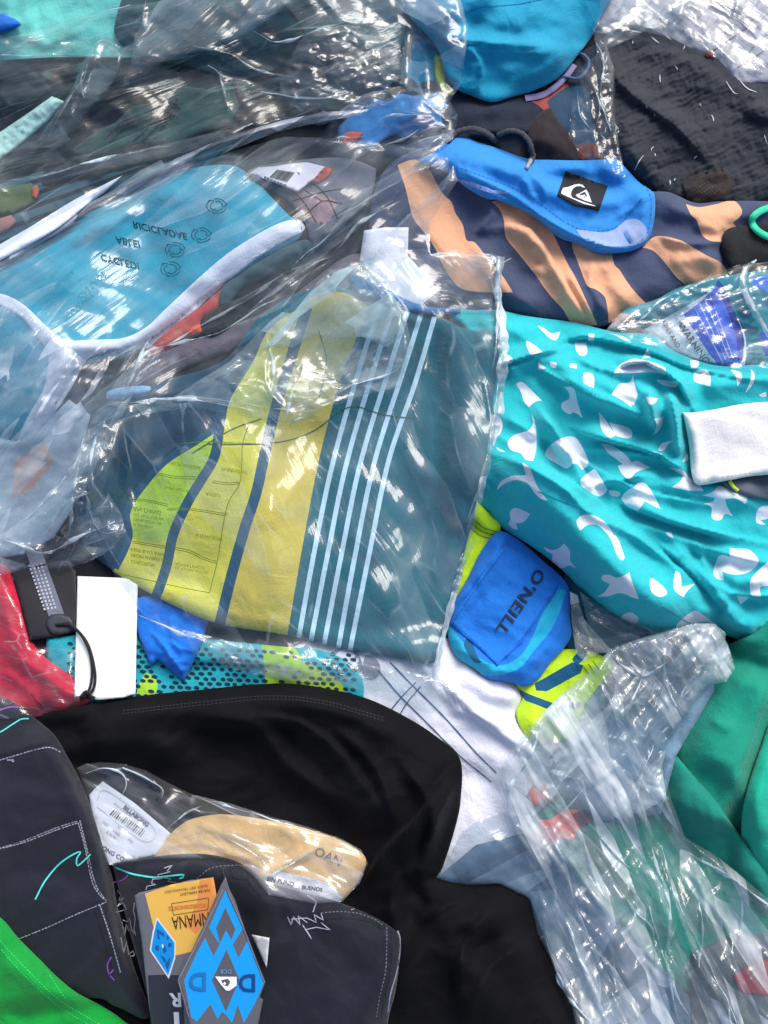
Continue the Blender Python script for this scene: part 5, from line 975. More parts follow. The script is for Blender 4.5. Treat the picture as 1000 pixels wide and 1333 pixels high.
# ================================================================== hang tags at the bottom
zt = lambda p: Zm(170, 1130, 5.556, p)
wc = sheet('white_paper_corner', zt([(875, 480), (1005, 505), (995, 620), (985, 722), (930, 600)]), card('#e4e5ea'), puff=(0.4, 2), step=4, wall=1, rigid=True, smooth=False, up=6)
tag(wc, 'white paper tag corner sticking out right of the blue diamond tag', 'tag')
GYC = card('#6f7076', rough=0.35, spec=0.6)
ot = sheet('orange_grey_hang_tag', zt([(30, 200), (60, 178), (120, 165), (300, 118), (440, 85), (600, 66), (640, 300), (600, 700), (560, 1000), (580, 1300), (170, 1300), (140, 1050), (110, 800), (80, 520)]), GYC, puff=(0.5, 2), step=5, wall=1.6, rigid=True, smooth=False, up=7, noise=[sn(0.8, 70, seed=8)],
     prints=[(zt([(105, 185), (300, 118), (602, 68), (640, 300), (560, 480), (440, 605), (330, 632), (240, 560), (165, 420)]), card('#f3bf58', rough=0.4), False), (zt([(500, 90), (602, 68), (640, 200), (580, 300), (520, 420), (470, 480), (400, 420), (480, 250)]), card('#ee9a4e', rough=0.4), False),
             (zt([(125, 775), (230, 772), (350, 775), (380, 900), (400, 1300), (170, 1300), (140, 1050)]), card('#303238', rough=0.25, spec=0.7), False)])
tag(ot, 'orange and grey hang tag with upside-down lettering, partly behind the blue diamond tag', 'tag')
TD = card('#3c2c1c')
U, V_ = (-0.975, 0.22), (-0.2, 0.98)          # the card lies upside down
text('lettering', 'NMANA', zt([(568, 318)])[0], (-0.98, 0.14), (0.1, 1), 24, TD, cond=0.56, on=ot, parent=ot, lift=0.8, bold=0.0)
text('lettering', 'BOARDSHORTS', zt([(548, 252)])[0], (-0.99, 0.1), (0.1, 0.99), 7.0, card('#e08a40'), on=ot, parent=ot, lift=0.8, bold=0.04)
text('lettering', 'WATER REPELLENT', zt([(575, 150)])[0], (-0.985, 0.15), (0.1, 0.99), 4.6, TD, on=ot, parent=ot, lift=0.8)
text('lettering', 'QUICK DRY TECHNOLOGY', zt([(560, 118)])[0], (-0.985, 0.15), (0.1, 0.99), 4.6, card('#6b4a20'), on=ot, parent=ot, lift=0.8)
ribbon('printed_frame', [zt([(295, 258), (565, 215)]), zt([(565, 215), (560, 300)]), zt([(560, 300), (312, 340)]), zt([(312, 340), (295, 258)])], 0.7, TD, on=ot, parent=ot, smooth=False)
text('lettering', 'R', zt([(370, 905)])[0], (-1, 0.05), (0.05, 1), 25, card('#dfe0e6'), on=ot, parent=ot, bold=0.03)
text('lettering', 'I', zt([(355, 1050)])[0], (-1, 0.05), (0.05, 1), 34, card('#dfe0e6'), on=ot, parent=ot, bold=0.05)
CBL = card('#1697e6', rough=0.35); GD = card('#55575e', rough=0.4)
flat_polys('diamond_logo', [zt([(190, 355), (328, 535), (325, 650), (277, 802), (138, 595), (160, 460)])], card('#e6e8ef'), on=ot, parent=ot, lift=0.7)
flat_polys('diamond_logo', [zt([(193, 375), (318, 540), (316, 645), (272, 775), (150, 593), (170, 470)])], CBL, on=ot, parent=ot, lift=1.0)
flat_polys('diamond_logo', [zt(p) for p in ([(190, 440), (240, 470), (248, 500), (205, 475), (215, 520), (195, 510)], [(180, 560), (205, 560), (205, 600), (180, 595)], [(272, 540), (298, 545), (295, 572), (272, 570)], [(215, 630), (250, 650), (262, 690), (240, 680)], [(250, 560), (262, 600), (240, 620), (230, 580)], [(262, 480), (280, 510), (262, 520)], [(250, 700), (275, 660), (290, 640), (280, 700), (268, 735)])], card('#1a5f9a'), on=ot, parent=ot, lift=1.2)
flat_polys('diamond_logo', [zt([(230, 545), (240, 565), (235, 582), (225, 565)])], card('#f0f0f4'), on=ot, parent=ot, lift=1.4)

dt = sheet('blue_diamond_hang_tag', zt([(688, 60), (715, 150), (760, 240), (820, 420), (850, 520), (975, 828), (935, 935), (960, 950), (920, 1150), (900, 1300), (480, 1300), (430, 1130), (400, 1010), (338, 812), (440, 600), (520, 430), (600, 250), (650, 130)]), card('#5d5e64', rough=0.35), puff=(0.6, 2.5), step=4, wall=3.5, rigid=True, smooth=False, up=9,
     prints=[(zt(p), CBL, False) for p in ([(685, 160), (812, 440), (735, 560), (692, 450), (640, 545), (568, 430)], [(540, 505), (600, 640), (640, 560), (692, 450), (735, 540), (780, 650), (850, 520), (968, 828), (900, 980), (820, 1120), (775, 985), (735, 1120), (690, 1060), (660, 1040), (630, 1090), (577, 985), (480, 1110), (440, 1080), (388, 812), (440, 700), (480, 610)])]
     + [(zt([(686, 285), (760, 445), (728, 520), (692, 450), (645, 535), (618, 435)]), GD, False), (zt([(694, 590), (788, 808), (690, 1040), (588, 812)]), GD, False)])
tag(dt, 'thick blue and grey diamond shaped hang tag at the bottom', 'tag')
flat_polys('raised_logo', [zt([(612, 785), (768, 787), (768, 850), (715, 888), (690, 885), (655, 845)])], card('#eceef4'), on=dt, parent=dt, lift=1.4)
flat_polys('raised_logo', [zt([(655, 812), (705, 800), (722, 822), (705, 855), (672, 845)])], GD, on=dt, parent=dt, lift=1.7)
flat_polys('raised_logo', [zt([(668, 838), (680, 822), (692, 834), (684, 846)])], card('#eceef4'), on=dt, parent=dt, lift=1.9)
DD = card('#1c6cae', rough=0.4)
text('lettering', 'D', zt([(556, 760)])[0], (-1, 0.0), (0, 1), 33, DD, on=dt, parent=dt, bold=0.02, lift=1.4)
text('lettering', 'D', zt([(912, 772)])[0], (-1, 0.0), (0, 1), 32, card('#123f7c', rough=0.4), on=dt, parent=dt, bold=0.02, lift=1.4)
text('lettering', 'DC8', zt([(732, 735)])[0], (-1, 0.0), (0, 1), 7.5, card('#5fa0d4'), on=dt, parent=dt, lift=1.4)
tube('tag_string', [(294, 1147), (291, 1138), (290, 1130)], 0.9, CK, zs=[3, 6, 3], parent=dt)
ribbon('beveled_rim', [zt([(700, 165), (812, 420), (970, 828)]), zt([(672, 150), (520, 470), (345, 812), (420, 1080)])], 2.2, card('#77787f', rough=0.3), on=dt, parent=dt, smooth=False, dome=0.7)

# ================================================================== clear films (polybags), laid last over what they cover
def bag(lines, name, outline, label, mat, amp=6, lam=45, ang=0, an=1.5, seed=0, folds=(), puff=(14, 16), step=3.0, blur=8, extra=(), up=2, **k):
    """a film sheet: drapes, crumples into long narrow facets along its pull direction, with sharp ridges along the given lines"""
    k.setdefault('smooth', False); puff = (puff[0] * 0.4, puff[1] * 0.7)
    ridges = [(l, 3.2, 4.5, 'c') for l in lines]
    nz = [fc_(amp * 0.55, lam * 1.2, ang, an, seed), fc_(amp * 0.5, lam * 0.42, ang + 9, an * 2.0, seed + 50), fc_(amp * 0.3, lam * 0.2, ang - 8, an * 2.4, seed + 60), fc_(amp * 0.28, lam * 0.3, ang + 65, an * 1.6, seed + 70)]
    name = 'clear_bag' if 'bag' in name else 'clear_film'
    o = sheet(name, outline, mat, folds=list(folds) + ridges, noise=nz + list(extra), puff=puff, step=step, blur=blur, up=up, wall=0, **k)
    return tag(o, label, 'plastic bag')
def creases(parent, lines, width=2.6, milk=0.5, dome=2.0, name='film_fold', lift=0.6, noise=0.6, taper=True):
    if name == 'film_fold': width *= 1.25; dome *= 0.3; lift = 0.3
    return ribbon(name, lines, width, film(milk=milk, patch=0.3, rough=0.15, bump=0.3), on=parent, parent=parent, lift=lift, dome=dome, taper=taper, noise=noise, step=3)

fz = bag((), 'film_on_silver_garment', [(840, -120), (1140, -130), (1140, 90), (1010, 100), (960, 92), (915, 66), (870, 48), (842, 42), (800, 30), (820, -20)], 'crumpled clear film covering the silver white crinkled garment, top right corner', film(0.12, bump=1.0, gloss=1.2, white='#e3e3e6', ang=40, an=2.2, cs=1.4), amp=7, lam=30, ang=38, an=2.0, seed=241, puff=(5, 7))
# film around the silver garment / over the black crinkled one
f0 = bag((), 'film_over_silver_garment', [(770, -120), (850, -130), (980, -100), (920, -10), (860, 30), (830, 46), (800, 60), (778, 70), (772, 40), (782, 10)], 'bit of clear film between the cyan garment and the silver garment at the top', film(0.16), amp=5, lam=30, ang=-40, seed=201, puff=(6, 8))
L_f1 = [[(776, 58), (786, 90), (782, 130), (796, 170)], [(770, 100), (780, 140), (775, 180)], [(752, 120), (756, 150), (768, 165)]]
f1 = bag(L_f1, 'film_on_black_garment', [(752, 90), (766, 80), (790, 60), (800, 90), (800, 140), (806, 190), (815, 230), (800, 232), (780, 212), (760, 205), (740, 180), (745, 130)], 'narrow crumpled clear film along the left edge of the black crinkled garment', film(0.05), amp=6, lam=20, ang=80, an=2, seed=202, puff=(6, 8))
creases(f1, L_f1, 2.0)

# top left film over the dark row
L_fa = [[(108, 108), (118, 72), (130, 54), (148, 58), (165, 74)], [(60, 185), (90, 130), (108, 104)], [(110, 130), (106, 108), (108, 92)], [(0, 72), (60, 74), (120, 73), (190, 76)], [(270, 85), (284, 95), (290, 115), (298, 145)], [(250, 60), (300, 70), (330, 90), (380, 100)], [(330, 40), (360, 55), (400, 45), (430, 34), (480, 38)], [(100, 30), (130, 18), (170, 6)], [(0, 238), (60, 228), (140, 205), (220, 190)], [(190, 0), (185, 25), (190, 40)], [(380, 150), (420, 160), (470, 140), (500, 135)], [(340, 118), (390, 128), (450, 130), (500, 142)]]
fa = bag(L_fa, 'film_over_dark_garments', [(-140, 60), (-40, 50), (40, 40), (90, 26), (140, 10), (190, 4), (260, -10), (330, -60), (430, -80), (520, -60), (528, 10), (526, 60), (520, 100), (480, 135), (430, 158), (350, 172), (290, 185), (200, 208), (120, 222), (60, 240), (0, 252), (-140, 262)],
     'large crumpled clear film over the dark garments at the top left', film(0.05, white='#b9d6de', ang=-20, an=3, patch=0.9, bump=1.0, cs=1.5, gloss=1.2), amp=7, lam=50, ang=-24, an=2.4, seed=203,
     folds=[([(0, 72), (60, 68), (180, 74), (250, 70)], 8, 12), ([(55, 180), (100, 110), (128, 58), (158, 78)], 8, 14), ([(70, 180), (150, 110), (220, 70), (340, 60)], 16, 12), ([(250, 60), (320, 90), (400, 115), (500, 140)], 10, 12), ([(350, 65), (400, 42), (440, 36), (500, 55)], 10, 10), ([(60, 60), (110, 36), (150, 16)], 8, 8)], step=3.4)
creases(fa, L_fa, 2.2, milk=0.35)
tg = bag((), 'film_tongue', [(46, 184), (70, 150), (92, 120), (104, 90), (116, 66), (130, 53), (148, 58), (160, 72), (158, 90), (145, 110), (120, 140), (95, 165), (70, 186)], 'rounded loose tongue of clear film standing up at the upper left', film(0.13, white='#b9d9e2'), amp=4, lam=30, ang=-55, an=2.5, seed=204, puff=(12, 10), up=4)
fa2 = bag((), 'film_streak', [(170, 90), (175, 50), (190, 20), (230, -20), (330, -60), (440, -70), (400, -10), (330, 40), (280, 62), (240, 72), (205, 84)], 'hazy sweep of clear film rising to the top edge, left of centre', film(0.13, white='#b5cfe0', patch=0.9, ang=-40, an=3, bump=0.9, cs=1.3), amp=6, lam=40, ang=-40, an=2.5, seed=205, puff=(10, 14), up=3)
fk = bag((), 'film_over_black_bundle', [(365, 110), (375, 75), (395, 48), (415, 36), (440, 34), (475, 45), (520, 55), (527, 95), (515, 125), (480, 148), (430, 150), (390, 145), (360, 130)], 'tightly crumpled shiny film over the black bundle at the top', film(0.04, gloss=1.3, bump=0.9), amp=8, lam=22, ang=-10, an=1.2, seed=206, puff=(9, 9), step=3.0)
fb0 = bag((), 'film_over_teal_pack', [(395, -80), (580, -90), (610, 40), (600, 110), (575, 150), (540, 150), (520, 110), (528, 40), (440, 30)], 'clear film over the teal blue cloth at the top, left of the cyan garment', film(0.14, white='#b9d4e6'), amp=5, lam=34, ang=40, seed=207, puff=(8, 10), update=False)
L_fb1 = [[(500, 190), (530, 178), (545, 168)], [(480, 170), (510, 150), (560, 150)], [(410, 185), (440, 180), (480, 178)]]
fb1 = bag(L_fb1, 'film_over_blue_cloth', [(440, 145), (475, 122), (520, 112), (580, 120), (596, 150), (590, 180), (560, 205), (500, 212), (440, 205), (410, 185)], 'crumpled film over the bright blue crumpled cloth, left of the cyan garment', film(0.09, white='#c3d8ee', bump=0.7), amp=7, lam=30, ang=-25, an=2, seed=208, puff=(9, 10), step=3.2)
creases(fb1, L_fb1, 2.4)

# the long hazy bag over the cyan shorts
ff = sheet('clear_film', [(-140, 418), (-60, 372), (0, 338), (40, 312), (80, 290), (120, 262), (170, 236), (230, 206), (300, 176), (370, 156), (420, 146), (480, 142), (470, 150), (420, 158), (360, 172), (300, 196), (240, 226), (190, 252), (150, 274), (110, 290), (60, 318), (0, 352), (-60, 390), (-140, 440)],
     film(0.34, white='#dfe6f4', patch=0.6, ang=-28, an=2.5, cs=3.0), folds=[([(-60, 370), (120, 270), (300, 178), (460, 144)], 7, 9), ([(-60, 392), (120, 288), (300, 200), (400, 165)], 4, 5)], noise=[cr(3, 16, -28, 5, seed=210)], puff=(4, 5), step=3, wall=0, up=3, smooth=False)
tag(ff, 'rolled hazy edge of film running diagonally above the cyan shorts', 'plastic bag')
we = sheet('white_folded_cloth', [(-140, 400), (-60, 355), (0, 318), (40, 295), (80, 270), (108, 254), (130, 243), (160, 228), (136, 250), (112, 268), (80, 294), (40, 318), (0, 340), (-60, 376), (-140, 420)], cloth('#dfe5f4', rough=0.8, var=0.05), noise=[sn(1.2, 18, seed=211), fc_(2, 14, -28, 3, seed=209)], puff=(3, 5), step=3, wall=2)
tag(we, 'white folded cloth edge running diagonally from the left edge', 'garment')
L_fb = [[(165, 520), (180, 470), (215, 450), (262, 440), (300, 425), (330, 405), (360, 390)], [(150, 545), (168, 500), (185, 460), (200, 435)], [(205, 455), (250, 430), (330, 385), (400, 330), (430, 305)], [(470, 350), (500, 385), (522, 420), (528, 455)], [(395, 415), (430, 370), (455, 345)], [(330, 470), (345, 450), (370, 440), (385, 425)], [(410, 300), (470, 265), (540, 225), (575, 210)], [(430, 335), (470, 290), (520, 262)], [(300, 350), (330, 335), (348, 325)], [(338, 395), (400, 350), (440, 330)], [(470, 440), (450, 470), (430, 500)]]
bag((), 'film_strip_over_dark_striped_garment', [(-150, 238), (0, 240), (60, 226), (140, 205), (220, 186), (330, 160), (300, 180), (240, 205), (180, 238), (110, 262), (60, 288), (0, 326), (-150, 392)], 'clear film strip over the dark striped cloth and olive corner at the left edge', film(0.13, white='#a9bfc6', patch=0.9, ang=-25, an=3, bump=0.8), amp=4, lam=30, ang=-26, an=3, seed=242, puff=(5, 7))
fb = bag(L_fb, 'milky_bag_over_cyan_shorts', [(-150, 420), (-60, 378), (0, 345), (60, 315), (110, 288), (160, 262), (230, 226), (300, 198), (370, 178), (440, 180), (500, 186), (548, 192), (585, 205), (588, 230), (570, 262), (530, 285), (500, 320), (478, 348), (500, 380), (528, 410), (536, 450), (525, 485), (490, 510), (440, 522), (400, 535), (350, 528), (280, 522), (200, 524), (150, 560), (125, 605), (110, 640), (70, 690), (20, 720), (-140, 760)],
     'large milky creased bag over the cyan shorts filling the left centre', film(0.11, white='#cfe0e8', patch=0.85, ang=-35, an=3.0, cs=1.2, bump=0.8), amp=5, lam=60, ang=-38, an=2.6, seed=212, blur=10,
     folds=[([(390, 325), (430, 300), (500, 250), (560, 215)], 9, 13), ([(150, 560), (180, 480), (260, 440), (340, 415), (400, 380), (460, 330)], 6, 9, 'L'), ([(400, 395), (450, 340), (500, 280)], 10, 9), ([(0, 400), (60, 430), (80, 480), (40, 560)], 14, 8), ([(200, 520), (300, 500), (400, 520), (470, 500)], 7, 8), ([(460, 350), (510, 400), (530, 450)], 6, 8), ([(80, 330), (200, 270), (300, 230)], 16, 7)], step=3.6)
creases(fb, L_fb, 2.4, milk=0.45)
TXF = card('#123c48', rough=0.5)
flat = [('RECICLADAE', (310, 292), (-0.93, -0.25), 0), ('ABLE!', (202, 312), None, 0)]
text('lettering', 'RICICLADAE', (172, 288), (0.975, 0.22), (0.2, 0.97), 13, TXF, on=fb, parent=fb, lift=1.2, bold=0.02)
text('lettering', 'ABLE!', (150, 308), (0.98, 0.18), (0.2, 0.97), 13, TXF, on=fb, parent=fb, lift=1.2, bold=0.02)
text('lettering', 'CYCLED!', (130, 330), (0.97, 0.24), (0.2, 0.97), 13, TXF, on=fb, parent=fb, lift=1.2, bold=0.02)
def recyc(cx, cy, r=11):
    L = []
    for k in range(3):
        a0 = math.radians(120 * k + 15); L.append([(cx + r * 1.15 * math.cos(a0 + t), cy + r * 0.85 * math.sin(a0 + t)) for t in np.linspace(0, 1.6, 7)])
        L.append([(cx + r * 0.75 * math.cos(a0 + t), cy + r * 0.55 * math.sin(a0 + t)) for t in np.linspace(0, 1.6, 7)])
        e = a0 + 1.75; L.append([(cx + r * 1.35 * math.cos(e - .25), cy + r * .95 * math.sin(e - .25)), (cx + r * .95 * math.cos(e + .2), cy + r * .7 * math.sin(e + .2)), (cx + r * .55 * math.cos(e - .25), cy + r * .4 * math.sin(e - .25))])
    return L
for c in ((262, 306), (228, 325), (222, 350), (282, 268)):
    ribbon('recycling_mark', recyc(*c), 1.0, TXF, on=fb, parent=fb, lift=1.2, step=3)
for (s, p, z) in (('!BLASSA', (70, 372), 9), ('ON SAOE', (100, 384), 11), ('REUSE MET', (82, 412), 10), ('ASU', (64, 360), 7)):
    text('lettering', s, p, (0.72, -0.66), (0.6, 0.78), z, card('#3d7f8c', rough=0.5), on=fb, parent=fb, lift=1.2)
fh = bag((), 'hazy_film_fold_left', [(-150, 400), (-40, 390), (20, 400), (70, 430), (110, 470), (190, 445), (215, 455), (180, 500), (150, 560), (120, 620), (90, 660), (40, 710), (-20, 740), (-150, 760)], 'dense whitish layers of film at the left edge below the cyan shorts', film(0.24, white='#cfdde9', patch=0.9, ang=-52, an=2.0, cs=2.2, bump=0.9), amp=8, lam=30, ang=-55, an=2.2, seed=213, blur=8, puff=(12, 16), step=3.6,
     folds=[([(0, 660), (70, 580), (140, 500), (190, 450)], 9, 9), ([(20, 700), (90, 640), (130, 560)], 8, 10), ([(-40, 560), (20, 540), (60, 500)], 26, 10)])
L_fc = [[(20, 690), (60, 650), (100, 600), (110, 570)], [(110, 640), (130, 690), (160, 690)], [(0, 700), (60, 720), (100, 700), (150, 680)], [(60, 700), (80, 660), (120, 640)], [(90, 690), (96, 640), (104, 600)], [(128, 560), (118, 600), (122, 640)]]
fc = bag(L_fc, 'crumpled_film_clump', [(-150, 720), (-40, 715), (10, 690), (40, 668), (60, 640), (90, 620), (100, 590), (115, 560), (135, 548), (150, 560), (148, 600), (140, 640), (158, 668), (164, 692), (150, 712), (120, 730), (80, 742), (40, 738), (0, 750), (-150, 770)], 'tightly crumpled clear film clump above the black tag at the left', film(0.13, bump=1.0, gloss=1.3, white='#d5e4ee'), amp=10, lam=26, ang=-50, an=1.6, seed=214, puff=(12, 12), step=3.0)
creases(fc, L_fc, 3.0, milk=0.6)

# the flat bag round the yellow and teal shorts
L_sb = [[(652, 334), (645, 352), (633, 366)], [(666, 336), (650, 348), (634, 366)], [(560, 332), (600, 328), (640, 332)], [(640, 360), (648, 420), (642, 480)], [(148, 530), (200, 522), (260, 518), (330, 528), (400, 536), (430, 520)], [(620, 700), (596, 760), (580, 830)], [(180, 800), (240, 826), (300, 845)], [(628, 480), (640, 560), (622, 640), (600, 700)]]
sb = bag(L_sb, 'flat_bag_round_striped_shorts', [(120, 560), (200, 530), (300, 516), (400, 470), (450, 400), (470, 345), (520, 336), (580, 328), (640, 330), (652, 334), (650, 400), (652, 460), (645, 540), (630, 620), (606, 700), (590, 760), (575, 830), (566, 890), (530, 905), (450, 893), (380, 878), (300, 862), (240, 840), (186, 800), (150, 748), (110, 690)],
     'flat clear bag around the yellow and teal striped shorts at the centre', film(0.05, gloss=0.9, bump=0.8, white='#d4e6ee', ang=60, an=1.6, cs=0.8), amp=2.2, lam=60, ang=68, an=2.0, seed=215, puff=(5, 8), blur=6,
     folds=[([(560, 480), (520, 560), (560, 620), (600, 600)], 10, 5), ([(430, 600), (500, 640), (560, 700)], 14, 5), ([(400, 700), (460, 740), (520, 800)], 16, 5), ([(360, 640), (350, 700), (380, 780)], 10, 6), ([(500, 430), (540, 470), (590, 520)], 8, 4)], extra=[fc_(0.9, 11, 115, 2.8, seed=216)], step=3.2)
creases(sb, [[(652, 334), (648, 380), (654, 430), (650, 500), (638, 590), (612, 690), (592, 770), (572, 850), (566, 888)]], 8, milk=0.35, dome=3, taper=False, name='welded_seam')
creases(sb, [[(650, 338), (648, 380), (655, 430), (654, 480), (650, 540), (642, 580)]], 13, milk=0.9, dome=3, name='folded_seam')
creases(sb, L_sb, 2.4, milk=0.5)
PG = card('#56752a', rough=0.6)
zs2 = lambda p: Zm(150, 550, 4.76, p)
frame_ = [zs2(p) for p in ([(825, 20), (790, 130), (785, 250), (770, 380), (700, 500), (660, 690), (635, 850), (585, 1055)], [(585, 1055), (400, 1020), (200, 975), (0, 930)], [(600, 370), (680, 385), (770, 380)], [(610, 360), (690, 373), (772, 370)], [(320, 540), (480, 545), (690, 578)], [(330, 530), (480, 535), (692, 565)], [(110, 735), (300, 765), (450, 790), (560, 840), (630, 860)], [(110, 745), (300, 778), (450, 803), (555, 852), (628, 872)],
          [(250, 320), (370, 345), (500, 350)], [(260, 312), (370, 332), (500, 335)], [(90, 480), (200, 490), (330, 520)], [(90, 470), (200, 480), (330, 508)], [(400, 130), (560, 120), (790, 128), (930, 135)])]
ribbon('printed_line', frame_, 0.9, PG, on=sb, parent=sb, lift=1.3)
for s, p, z in (('WARNING:', (655, 275), 7), ('AVISO', (560, 430), 7), ('ATENCION', (495, 685), 7), ('ADVERTENCIA', (370, 865), 6), ('DE ASFIXIA NO USE', (370, 890), 5), ('KEEP BAG AWAY', (95, 775), 6.5), ('FROM BABIES AND', (95, 810), 6.5), ('CHILDREN', (95, 850), 6.5), ('AN DANG', (110, 520), 8), ('DO NOT USE IN', (110, 560), 5.5), ('CRIBS BEDS OR', (110, 590), 5.5), ('PLAY PENS', (110, 620), 5.5), ('SAC PLASTIQUE', (330, 240), 6), ('THIN FILM MAY', (300, 390), 6)):
    q = zs2([p])[0]
    text('lettering', s, q, (0.98, 0.16), (0.1, 0.99), z, PG, on=sb, parent=sb, lift=1.3)
L_fg = [[(350, 540), (370, 555), (390, 545), (410, 548)], [(130, 530), (200, 520), (260, 522), (330, 535)], [(430, 520), (460, 500), (500, 490), (520, 480)], [(345, 430), (356, 480), (350, 520)], [(392, 470), (380, 510), (372, 545)]]
fg = bag(L_fg, 'loose_film_over_striped_shorts', [(300, 470), (350, 420), (400, 380), (430, 350), (470, 345), (500, 372), (524, 410), (532, 460), (520, 505), (480, 512), (430, 530), (380, 552), (330, 545), (250, 530), (150, 545), (120, 560), (150, 530), (220, 520)], 'loose wrinkled flap of film across the top of the yellow panel', film(0.13, white='#c5dbe2', gloss=1.2), amp=5, lam=36, ang=-30, an=2, seed=217, puff=(6, 8), step=3.2,
     folds=[([(380, 540), (350, 510), (345, 470), (370, 430)], 5, 6), ([(440, 500), (480, 470), (510, 470)], 6, 6)])
creases(fg, L_fg, 2.6, milk=0.55)
bag((), 'dense_hazy_film_patch', [(345, 452), (372, 420), (402, 382), (440, 352), (476, 340), (502, 366), (522, 402), (526, 436), (505, 452), (470, 438), (440, 442), (410, 436), (380, 452)], 'dense hazy blue green patch of doubled film at the top of the striped shorts', film(0.36, white='#a8c4cc', patch=0.6, ang=-30, an=2.0, cs=1.1), amp=4, lam=44, ang=-30, an=2, seed=243, puff=(5, 8), up=3)
fp = bag((), 'clear_film_over_paper_tag', [(478, 350), (500, 310), (540, 270), (575, 245), (590, 215), (596, 235), (560, 290), (560, 330), (600, 330), (645, 334), (640, 410), (560, 408), (500, 385)], 'thin clear film over the white paper tag and the orange stripes', film(0.10, gloss=1.1, white='#d0dcea'), amp=2.5, lam=40, ang=-40, seed=218, puff=(4, 6), step=3.6)
fn = bag((), 'film_patch_under_striped_shorts', [(240, 820), (300, 835), (380, 850), (460, 862), (560, 880), (600, 900), (560, 930), (500, 910), (440, 892), (360, 885), (300, 870), (250, 850)], 'crinkled clear film strip below the yellow and teal striped shorts', film(0.10, bump=0.9), amp=4, lam=20, ang=20, seed=219, puff=(4, 6), step=3.2)
fr_ = bag((), 'film_on_red_garment', [(-140, 735), (0, 745), (28, 800), (40, 845), (80, 838), (100, 845), (96, 880), (104, 912), (60, 932), (-140, 945)], 'glossy clear film over the red garment at the left edge', film(0.02, gloss=1.3, bump=0.8), amp=4, lam=34, ang=50, an=2.0, seed=220, puff=(6, 8), step=3.4)

# printed pack wrap and centre wraps
L_fw = [[(905, 374), (920, 362), (927, 356), (918, 370)], [(830, 420), (860, 392), (900, 372)], [(975, 345), (968, 370), (980, 400), (1000, 440)]]
fw = bag(L_fw, 'clear_wrap_on_printed_pack', [(786, 436), (800, 412), (830, 398), (858, 388), (900, 368), (925, 358), (960, 345), (1060, 335), (1080, 490), (1000, 484), (955, 482), (900, 470), (850, 455)], 'crinkled clear wrap round the printed pack at the right edge', film(0.07, bump=0.9, gloss=1.2), amp=5, lam=22, ang=-30, an=1.4, seed=221, puff=(6, 7), step=3.0)
creases(fw, L_fw, 2.6)
creases(fw, [[(985, 338), (970, 352), (968, 375), (985, 410), (1005, 440)]], 9, milk=0.45, dome=1.0, name='folded_band')
fo = bag((), 'wrap_below_blue_pack', [(742, 770), (752, 775), (760, 805), (790, 840), (800, 850), (780, 850), (760, 862), (750, 850), (744, 810)], 'small shiny strip of wrap right of the blue board shorts', film(0.35, gloss=1.3, bump=1.0, white='#eef0e6'), amp=6, lam=16, ang=40, seed=222, puff=(5, 5), step=2.8)
fp2 = bag((), 'film_below_bird_print_shirt', [(755, 770), (800, 800), (870, 826), (900, 812), (905, 830), (860, 860), (800, 862), (770, 830)], 'clear film tucked under the lower edge of the bird print shirt', film(0.08, bump=0.9), amp=5, lam=18, ang=30, seed=223, puff=(5, 6), step=3)

nk = bag((), 'bunched_neck_of_film', [(690, 960), (730, 905), (775, 868), (800, 842), (850, 826), (905, 810), (932, 812), (948, 840), (957, 868), (940, 890), (912, 896), (896, 930), (870, 965), (862, 1000), (868, 1040), (830, 1060), (780, 1050), (740, 1060), (700, 1030)], 'bunched cloudy neck of film above the big crumpled bag, beside the lime striped cloth', film(0.34, gloss=1.2, bump=1.0, white='#c3d5e0', ang=-50, an=3.0, patch=0.9, cs=1.3), amp=9, lam=24, ang=-52, an=2.6, seed=240, puff=(8, 10), step=2.8)
# bag round the tan garment
L_ft = [[(112, 1008), (135, 1000), (158, 1005), (165, 1020), (155, 1040)], [(160, 998), (200, 1018), (212, 1030), (205, 1045)], [(218, 1080), (240, 1060), (265, 1048)], [(250, 1036), (320, 1056), (400, 1080), (450, 1098)], [(340, 1146), (380, 1125), (412, 1104)], [(290, 1088), (320, 1105), (345, 1122)]]
ft = bag(L_ft, 'clear_bag_round_tan_garment', [(100, 1000), (112, 994), (130, 992), (160, 994), (190, 1003), (225, 1022), (250, 1034), (300, 1046), (350, 1062), (400, 1076), (445, 1092), (470, 1106), (480, 1124), (468, 1150), (446, 1174), (410, 1176), (350, 1165), (330, 1140), (300, 1118), (200, 1118), (146, 1126), (130, 1080), (115, 1040)], 'clear bag around the tan garment and price label, on the black garment', film(0.12, gloss=1.2, bump=0.7, white='#e6eaf2', ang=25, an=3), amp=4.5, lam=34, ang=25, an=1.8, seed=224, puff=(12, 10), step=3.2,
     folds=[([(118, 1010), (150, 998), (190, 1010), (215, 1045)], 7, 6), ([(195, 1010), (215, 1030), (205, 1045)], 5, 7), ([(210, 1050), (300, 1062), (400, 1090)], 8, 6)])
creases(ft, L_ft, 2.2, milk=0.5)
text('lettering', 'SIN PUNO', (347, 1146), (0.98, 0.22), (0.2, -0.98), 8, card('#3a3a44'), on=ft, parent=ft, lift=1.2, bold=0.02)
text('lettering', 'BUENOS', (393, 1157), (0.99, 0.14), (0.14, -0.99), 7, card('#3a3a44'), on=ft, parent=ft, lift=1.2, bold=0.03)

